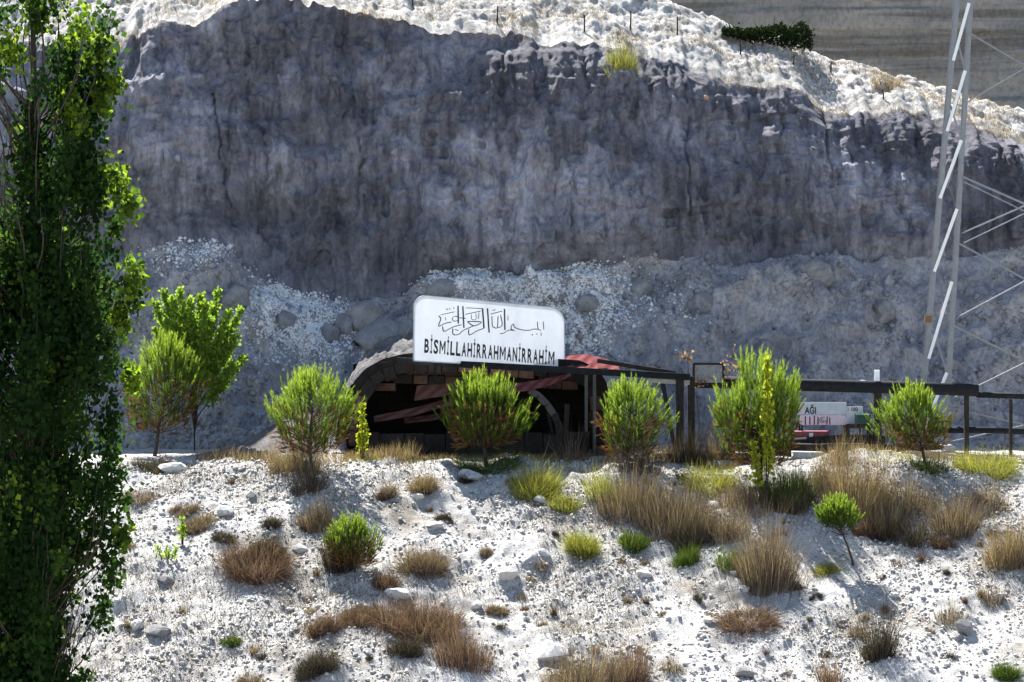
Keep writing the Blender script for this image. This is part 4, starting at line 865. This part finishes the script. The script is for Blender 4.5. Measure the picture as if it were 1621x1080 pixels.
# ------------------------------------------------------------------ beams, posts, awnings beside the vault
def beam(name, pts, Y_, w_, h_, mat, label, cat='beam', z_ground=None):
    P = [at(a, b, Y_) for a, b in pts]; o_ = P[0]; mb = MB(o_)
    for i in range(len(P) - 1): mb.bar(P[i], P[i + 1], w_, h_)
    return tag(mb.build(name, mat, None, o_, bevel=min(w_, h_) * .08), label, cat)
beam('roof_beam', [(628, 571), (1092, 597)], 3.82, .14, .2, M['steel_dark'], 'long dark beam carrying the sign, running on past the awning')
beam('roof_plank', [(945, 571), (1070, 591)], 4.35, .5, .13, M['timber'], 'short weathered plank roof sloping down to the double post', 'plank')
beam('pale_plank', [(1025, 601), (1092, 605)], 3.9, .1, .18, plain('pale_grey_board', (.3, .29, .28)), 'pale grey board under the end of the long beam', 'plank')
def post(px, pt, Y_, w_, mat, label, cat='post', lean=0, name='post', pb=None):
    a = at(px, pt, Y_); xb = a.x + lean; zb = g1(xb, Y_) - .1; o_ = Vector((xb, Y_, zb)); mb = MB(o_); mb.bar(a, o_, w_, w_ * .9)
    return tag(mb.build(name, mat, None, o_, bevel=w_ * .08), label, cat)
post(1076, 592, 3.9, .24, M['timber'], 'thick dark post, the left one of a close pair under the beam end')
post(1094, 596, 3.95, .22, M['timber'], 'thick dark post, the right one of a close pair under the beam end')
post(1048, 600, 4.0, .13, M['timber'], 'dark brace leaning against the close pair of posts', 'brace', .45, 'brace')
for px, l_ in ((928, 'slim grey post at the end of the vault mouth, left of two'), (941, 'slim grey post at the end of the vault mouth, right of two')):
    post(px, 594, 4.15, .1, plain('grey_pipe_paint', (.075, .07, .066)), l_)
post(865, 640, 4.35, .09, M['timber'], 'thin dark prop leaning inside the vault mouth', 'prop', .35, 'prop')
for px, pt, ln, l_ in ((880, 655, .2, 'rough dark stake leaning below the bent metal strip'), (898, 640, -.1, 'rough dark stake standing between strip and slim posts')):
    post(px, pt, 4.05, .16, M['timber'], l_, 'stake', ln, 'stake')
# bent grey strip
pts = [at(a, b, 4.2) for a, b in [(838, 618), (852, 626), (866, 640), (878, 658), (886, 676), (890, 712)]]; o_ = pts[-1].copy(); mb = MB(o_)
for a, b in zip(pts[:-1], pts[1:]): mb.bar(a, b + (b - a) * .06, .06, .2, (0, 0, 1) if abs((b - a).normalized().z) < .9 else (1, 0, 0))
tag(mb.build('bent_strip', plain('dull_grey_sheet', (.075, .066, .06), .7), None, o_), 'bent grey metal strip curving down inside the vault mouth', 'metal strip')
# red tarpaulins
def cloth(name, top, bot, Y0_, Y1_, label, ribs=9, amp=.05, mat='red_cloth'):
    n_ = 40; V = []; r = []; tp = np.array(top, float); bt = np.array(bot, float); o_ = at(*top[0], Y0_)
    for j in range(7):
        for i in range(n_):
            u = i / (n_ - 1); a = [np.interp(u, np.linspace(0, 1, len(tp)), tp[:, k]) for k in (0, 1)]; b = [np.interp(u, np.linspace(0, 1, len(bt)), bt[:, k]) for k in (0, 1)]; v = j / 6
            p = at(a[0] * (1 - v) + b[0] * v, a[1] * (1 - v) + b[1] * v, Y0_ + (Y1_ - Y0_) * v); p.y += amp * math.sin(u * ribs * 6.28 + v * 1.5) * (.5 + v); p.z += amp * .5 * math.cos(v * ribs * 2.1 + u * 3); V.append(tuple(p - o_)); r.append(.5 + .5 * math.sin(u * 31 + j))
    i = np.arange(6)[:, None] * n_ + np.arange(n_ - 1)[None]
    return tag(link(name, mesh_np(name, V, np.stack([i, i + 1, i + n_ + 1, i + n_], -1).reshape(-1, 4), r, smooth=True, mats=[M[mat]]), None, o_), label, 'tarpaulin')
cloth('red_awning', [(882, 574), (903, 563), (930, 561), (955, 566), (978, 575)], [(872, 590), (893, 585), (925, 583), (950, 585), (982, 588)], 5.6, 4.25, 'red ribbed awning sagging over the end of the vault roof', 8, .04)
cloth('red_tarpaulin', [(790, 612), (830, 606), (870, 598), (905, 588)], [(800, 622), (835, 618), (872, 609), (904, 596)], 4.35, 4.1, 'dull red tarpaulin strip hanging below the long beam', 4, .04)
M['dark_cloth'] = leafmat('shade_brown_cloth', [(0, (.07, .035, .03)), (1, (.13, .07, .06))], .15, 1.0)  # brown here is the red cloth darkened as if in shade
cloth('brown_cloth', [(592, 660), (650, 648), (700, 634), (760, 622), (800, 614)], [(592, 668), (650, 660), (700, 646), (760, 636), (800, 624)], 5.0, 4.8, 'brown cloth swag sagging across the vault mouth', 5, .05, 'dark_cloth')
cloth('brown_cloth', [(660, 612), (720, 606), (780, 600)], [(655, 634), (722, 622), (785, 612)], 4.95, 4.75, 'dark brown cloth hanging from the lintel behind the middle pine', 4, .05, 'dark_cloth')
cloth('brown_cloth', [(640, 664), (690, 656), (740, 640)], [(640, 670), (690, 664), (740, 650)], 5.15, 5.0, 'shorter brown cloth swag hanging below the long one in the vault', 4, .05, 'dark_cloth')
# frame panel and dried vine beside the double post
o_ = at(1121, 606, 4.6); mb = MB(o_); a, b = at(1098, 606, 4.6), at(1145, 576, 4.6)
for s_, e_ in (((a.x, 4.6, a.z), (a.x, 4.6, b.z)), ((b.x, 4.6, a.z), (b.x, 4.6, b.z)), ((a.x, 4.6, b.z), (b.x, 4.6, b.z))): mb.bar(s_, e_, .07)
F_ = thing('framed_panel', 'grey framed panel standing on the black pipe beside the double post', 'panel', o_); mb.build('frame', M['timber'], F_)
mb = MB(o_); mb.box((a.x + .04, 4.59, a.z), (b.x - .04, 4.62, b.z - .04)); mb.build('sheet', plain('weathered_grey_sheet', (.22, .22, .23), .8, var=.35, scale=14), F_)
rs = np.random.default_rng(31)
for (px, py, w_, h_, lb_) in [(1090, 565, 14, 14, 'orange brown dried vine on top of the double post'), (1103, 608, 16, 18, 'orange brown dried vine at the side of the double post'), (1156, 578, 16, 30, 'pale orange dried vine right of the framed panel')]:
    p = at(px, py, 4.45); m = int(26 + h_ * 1.2); T = thing('dried_vine', lb_, 'vine', Vector((p.x, p.y, p.z - h_ / sc(4.4) / 2)))
    P = rs.normal(0, 1, (m, 3)) * np.array([w_ / 2, w_ / 3, h_ / 2.6]) / sc(4.4) + np.array([0, 0, h_ / sc(4.4) / 2]); V, Fc, r = leaves(P, rs.normal(0, 1, (m, 3)), rs.uniform(.06, .13, m), rs.random(m), rs); link('leaves', mesh_np('leaves', V, Fc, r, mats=[M['vine']]), T)
    st = MB(); zb = g1(p.x, p.y) - T.location.z
    st.tube([(0, 0, zb - .05), (.08, 0, zb * .5), (-.03, 0, .2 * h_ / sc(4.4)), (.05, 0, h_ / sc(4.4))], [.014, .012, .01, .005], 5); st.build('stem', M['bark'], T)

# ------------------------------------------------------------------ black pipe on posts, stall things
def pipe(pts, Y_, r, label, name='black_pipe', mat='steel_dark', cat='pipe'):
    P = [at(a, b, Y_) for a, b in pts]; mb = MB(P[0]); mb.tube([p for p in P], r, 12); return tag(mb.build(name, M[mat], None, P[0], smooth=True), label, cat)
pipe([(1098, 604), (1250, 609), (1400, 613), (1548, 618)], 4.9, .19, 'thick black pipe running level past the pylon foot')
pipe([(1546, 625), (1660, 629)], 4.9, .09, 'thinner black pipe continuing from the end of the thick one')
pipe([(1190, 706), (1250, 703), (1330, 697), (1400, 697)], 5.2, .17, 'lower dark pipe lying beneath the red counter')
pipe([(1490, 681), (1560, 681), (1660, 685)], 5.6, .1, 'low dark rail near the ground beyond the leaning pine')
post(1389, 612, 5.0, .24, M['timber'], 'thick dark post under the pipe beside the leaning pine')
post(1180, 612, 5.05, .14, M['timber'], 'dark post under the pipe behind the forked pine')
post(1530, 624, 5.0, .14, M['timber'], 'dark post under the pipe end behind the leaning pine')
post(1600, 632, 5.0, .1, M['timber'], 'thin dark post under the thinner pipe')
M['white_paint'] = plain('white_paint', (.78, .8, .82), .6, var=.08)
for (px, t0, t1, w_, lb_) in [(1388, 586, 611, .16, 'white upright plate standing on the black pipe'), (1366, 602, 611, .14, 'small white block lying on the black pipe')]:
    a = at(px, t1, 4.9); b = at(px, t0, 4.9); mb = MB(a); mb.box((a.x - w_ / 2, 4.85, a.z), (a.x + w_ / 2, 4.93, b.z), .004); tag(mb.build('white_plate', M['white_paint'], None, a, bevel=.008), lb_, 'plate')
def flat(name, px0, py0, px1, py1, Y_, mat, label, cat, th=.04, frame=True):
    a = at(px0, py1, Y_); b = at(px1, py0, Y_); o_ = Vector(((a.x + b.x) / 2, Y_, a.z)); T = thing(name, label, cat, o_); mb = MB(o_); mb.box((a.x, Y_, a.z), (b.x, Y_ + th, b.z)); mb.build('sheet', mat, T, bevel=.006)
    zg = g1(o_.x, Y_)
    for x in (a.x + .08, b.x - .08): mb = MB(o_); mb.bar((x, Y_ + th + .03, b.z), (x, Y_ + th + .03, zg - .05), .05); mb.build('leg', M['timber'], T)
    return T, o_
mp = lambda Y_: (lambda px, py, off=0.0: at(px, py, Y_) + Vector((0, -off, 0)))
T, o_ = flat('grey_banner', 1262, 637, 1340, 657, 5.7, plain('blue_grey_banner', (.5, .54, .6), .7, var=.1), 'blue grey banner with black letters hung under the black pipe', 'banner')
lettering('AĞI', [(1273.5, 645), (1292, 645), (1292, 655), (1273.5, 655)], mp(5.7), o_, T, M['letters'], .03)
T, o_ = flat('price_plate', 1340, 644, 1366, 671, 5.66, plain('pale_plate', (.6, .62, .66), .7, var=.1), 'pale plate with small dark figures beside the grey banner', 'plate')
lettering('1 100', [(1342, 645), (1358, 645), (1358, 651), (1342, 651)], mp(5.66), o_, T, M['letters'], .02)
T, o_ = flat('pink_banner', 1266, 657.5, 1339, 673, 5.62, plain('pale_pink_banner', (.66, .55, .62), .7, var=.1), 'pale pink banner with dark upright strokes under the grey banner', 'banner')
mb = MB(o_)
for px in (1275, 1282, 1289, 1295, 1309, 1314): a = at(px, 672.5, 5.61); b = at(px + random.uniform(-1, 1), 658 + random.uniform(0, 3), 5.61); mb.bar((a.x, 5.613, a.z), (b.x, 5.613, b.z), .035, .008)
for cx_ in (1301, 1304):
    pts = [at(cx_ + 3.2 * math.cos(t_), 665 + 5 * math.sin(t_), 5.612) for t_ in np.linspace(0, 5.6, 10)]
    for a, b in zip(pts[:-1], pts[1:]): mb.bar(a, b, .022, .008)
mb.build('strokes', plain('maroon_ink', (.07, .03, .05)), T)
M['green_paint'] = plain('dark_green_paint', (.015, .075, .065), .5, var=.3)
a = at(1356, 672, 5.3); b = at(1378, 656, 5.3); o_ = Vector(((a.x + b.x) / 2, 5.3, a.z)); zg = g1(o_.x, 5.3)
T = thing('green_crate', 'dark green crate on a dark stand beside the thick post', 'crate', o_)
mb = MB(o_); mb.box((a.x, 5.35, a.z), (b.x, 5.75, b.z)); mb.build('body', M['green_paint'], T, bevel=.01)
for i in range(4):
    z_ = a.z + (b.z - a.z) * (i + .1) / 4; mb = MB(o_); mb.box((a.x - .01, 5.32, z_), (b.x + .01, 5.348, z_ + (b.z - a.z) * .2)); mb.build('slat', M['green_paint'], T)
st_ = thing('dark_stand', 'dark plank stand under the green crate', 'stand', (o_.x, 5.5, zg)); mb = MB(st_.location); mb.box((a.x - .3, 5.3, a.z - .12), (b.x + .05, 5.8, a.z - .005)); mb.build('top', M['timber'], st_, bevel=.01)
for x in (a.x - .25, b.x - .02): mb = MB(st_.location); mb.box((x - .04, 5.4, zg - .08), (x + .04, 5.7, a.z - .12)); mb.build('leg', M['timber'], st_)
# red counter
M['red_paint'] = plain('faded_red_paint', (.26, .05, .055), .6, var=.35, scale=5)
a = at(1240, 697, 5.4); b = at(1312, 683, 5.4); zg = g1((a.x + b.x) / 2, 5.4); T = thing('red_counter', 'faded red counter with white patches under the pink banner', 'counter', ((a.x + b.x) / 2, 5.4, zg)); o_ = T.location.copy()
mb = MB(o_); mb.box((a.x, 5.4, a.z), (b.x, 5.9, b.z)); mb.build('front', M['red_paint'], T, bevel=.012)
for p0, p1 in ((1244, 1255), (1281, 1287)): c, d = at(p0, 697, 5.4), at(p1, 684, 5.4); mb = MB(o_); mb.box((c.x, 5.392, c.z + .02), (d.x, 5.399, d.z - .03), .004); mb.build('white_patch', M['white_paint'], T)
for x in (a.x + .1, b.x - .1): mb = MB(o_); mb.box((x - .05, 5.5, zg - .08), (x + .05, 5.8, a.z)); mb.build('leg', M['timber'], T)
# low dark bank of blocks and pale slabs beneath the stall
T = thing('dark_kerb', 'low dark kerb of blocks along the terrace under the stall', 'kerb', at(1300, 716, 4.6)); T.location.z = g1(T.location.x, 4.6); o_ = T.location.copy()
px = 1150
while px < 1480:
    w_ = random.uniform(28, 46); a = at(px, 722, 4.6); b = at(px + w_ - 1, 703 + random.uniform(-1.5, 1.5), 4.6); mb = MB(o_); mb.box((a.x, 4.45, a.z - .1), (b.x, 4.9, b.z), .012); mb.build('block', M['dark_stone'], T, bevel=.018); px += w_
for (p0, p1, py, lb_) in [(1165, 1192, 722, 'pale bluish slab lying at the foot of the forked pine'), (1255, 1305, 722, 'pale bluish slab lying under the dark kerb'), (1040, 1072, 706, 'pale slab lying beside the dark dead bush'), (1432, 1500, 716, 'pale weathered slab behind the leaning trunk')]:
    a = at(p0, py, 3.4); b = at(p1, py, 3.4); zc = g1((a.x + b.x) / 2, 3.4); mb = MB((a.x, 3.4, zc)); mb.box((a.x, 3.2, zc - .08), (b.x, 3.9, zc + .16), .02); tag(mb.build('pale_slab', M['stone'], None, (a.x, 3.4, zc), bevel=.02), lb_, 'slab')

# ------------------------------------------------------------------ lattice pylon
PYY = 6.6; k = sc(PYY)
legL = lambda py: 1464 + (605 - py) * (1516 - 1464) / 605.0; legR = lambda py: 1503 + (605 - py) * (1538 - 1503) / 605.0
xg = at(1480, 700, PYY); zg = g1(xg.x, PYY)
T = thing('lattice_pylon', 'tall galvanised lattice pylon with laced leg and long cross braces', 'pylon', (xg.x + 2.8, PYY, zg)); o_ = T.location.copy()
def angle_bar(name, a, b, w_, par, mat='galv', th=.012):
    """L-section: two thin plates at right angles"""
    a = Vector(a); b = Vector(b); mb = MB(o_); d = (b - a).normalized(); s_ = d.cross(Vector((0, 1, 0))).normalized()
    mb.bar(a, b, w_, th, (0, 1, 0)); off = -s_ * (w_ / 2 - th / 2) + Vector((0, w_ / 2 + th / 2, 0)); mb.bar(a + off, b + off, th, w_, (0, 1, 0)); return mb.build(name, M[mat], par)
py_bot = HZ + (CAM_Z - zg + .25) * k
XC = xg.x + 2.9                          # mirror axis: the other laced leg stands outside the frame
mir = lambda v: Vector((2 * XC - v.x, v.y, v.z))
dq = Vector((0, .34, 0))
for leg, tops_ in ((legL, 0), (legR, 1)):
    for f_ in (lambda v: v, mir):
        for yy in (0, 1):
            a = at(leg(py_bot), py_bot, PYY) + dq * yy; b = at(leg(-330), -330, PYY) + dq * yy; angle_bar('leg', f_(a), f_(b), .135 if not tops_ else .12, T)
zig = [(py_bot, 0), (597, 0)]
ys_ = [598, 565, 445, 427, 330, 312, 222, 205, 112, 95, 5, -10, -95, -110, -190, -205, -280]
segs = [((legL(690) + 2, 690), (legR(605) - 4, 590)), ((1470, 568), (1507, 446)), ((1479, 430), (1515, 331)), ((1488, 314), (1522, 222)), ((1499, 208), (1528, 112)), ((1509, 96), (1534, 5)), ((1514, -12), (1540, -98)), ((1520, -115), (1545, -195))]
flatd = plain('sunlit_zinc', (.62, .64, .66), .45, .2, var=.05, bump=.03)  # brighter than the legs: sunlight on the bars is put into the colour
for (a, b) in segs:
    for f_ in (lambda v: v, mir):
        P0, P1 = f_(at(*a, PYY - .02)), f_(at(*b, PYY - .02)); mb = MB(o_); d = (P1 - P0).normalized(); up = Vector((0, .6, 1)).normalized(); mb.bar(P0, P1, .105, .012, (0, .75, .65)); mb.build('lacing_bar', flatd, T)
for i in range(len(segs) - 1):
    a = segs[i][1]; b = segs[i + 1][0]; mb = MB(o_)
    for f_ in (lambda v: v, mir): mb = MB(o_); mb.bar(f_(at(a[0], a[1], PYY + .03)), f_(at(legL(b[1] - (b[1] - segs[i + 1][1][1]) * .5), b[1] - (b[1] - segs[i + 1][1][1]) * .5, PYY + .03)), .055, .012); mb.build('tie_rod', M['galv'], T)
    mb = MB(o_)
    for f_ in (lambda v: v, mir): mb = MB(o_); mb.bar(f_(at(a[0], a[1], PYY + .05)), f_(at(b[0], b[1] + 90, PYY + .05)), .05, .012); mb.build('tie_rod', M['galv'], T)
br = [((1508, 515), (1640, 586), .055), ((1517, 385), (1640, 457), .055), ((1524, 280), (1640, 335), .06), ((1526, 288), (1640, 348), .04), ((1530, 50), (1640, 120), .05), ((1500, 645), (1640, 712), .05)]
for a, b, w_ in br:
    A = at(*a, PYY - .05); sl = (b[1] - a[1]) / (b[0] - a[0]); Bz = A.z - sl * (2 * XC - 2 * A.x) * .92; Bx = mir(A).x
    B = Vector((Bx, PYY - .05, max(Bz, zg + .3)))
    if B.z == zg + .3: B.x = A.x + (A.z - B.z) / sl
    angle_bar('cross_brace', A, B, w_, T); A2 = Vector((2 * XC - A.x, PYY + .06, A.z)); B2 = Vector((2 * XC - B.x, PYY + .06, B.z)); angle_bar('cross_brace', A2, B2, w_ * .8, T)
a = at(1469, 505, PYY - .08); mb = MB(o_); mb.box((a.x - .1, PYY - .14, a.z - .12), (a.x + .1, PYY - .03, a.z + .1)); mb.build('clamp', M['rust'], T, bevel=.01)
for f_ in (lambda v: v, mir):
    c = f_(at(1480, 700, PYY)); mb = MB(o_); mb.box((c.x - .6, PYY - .3, zg - .3), (c.x + .6, PYY + .75, zg + .22)); mb.build('footing', M['stone'], T, bevel=.03)
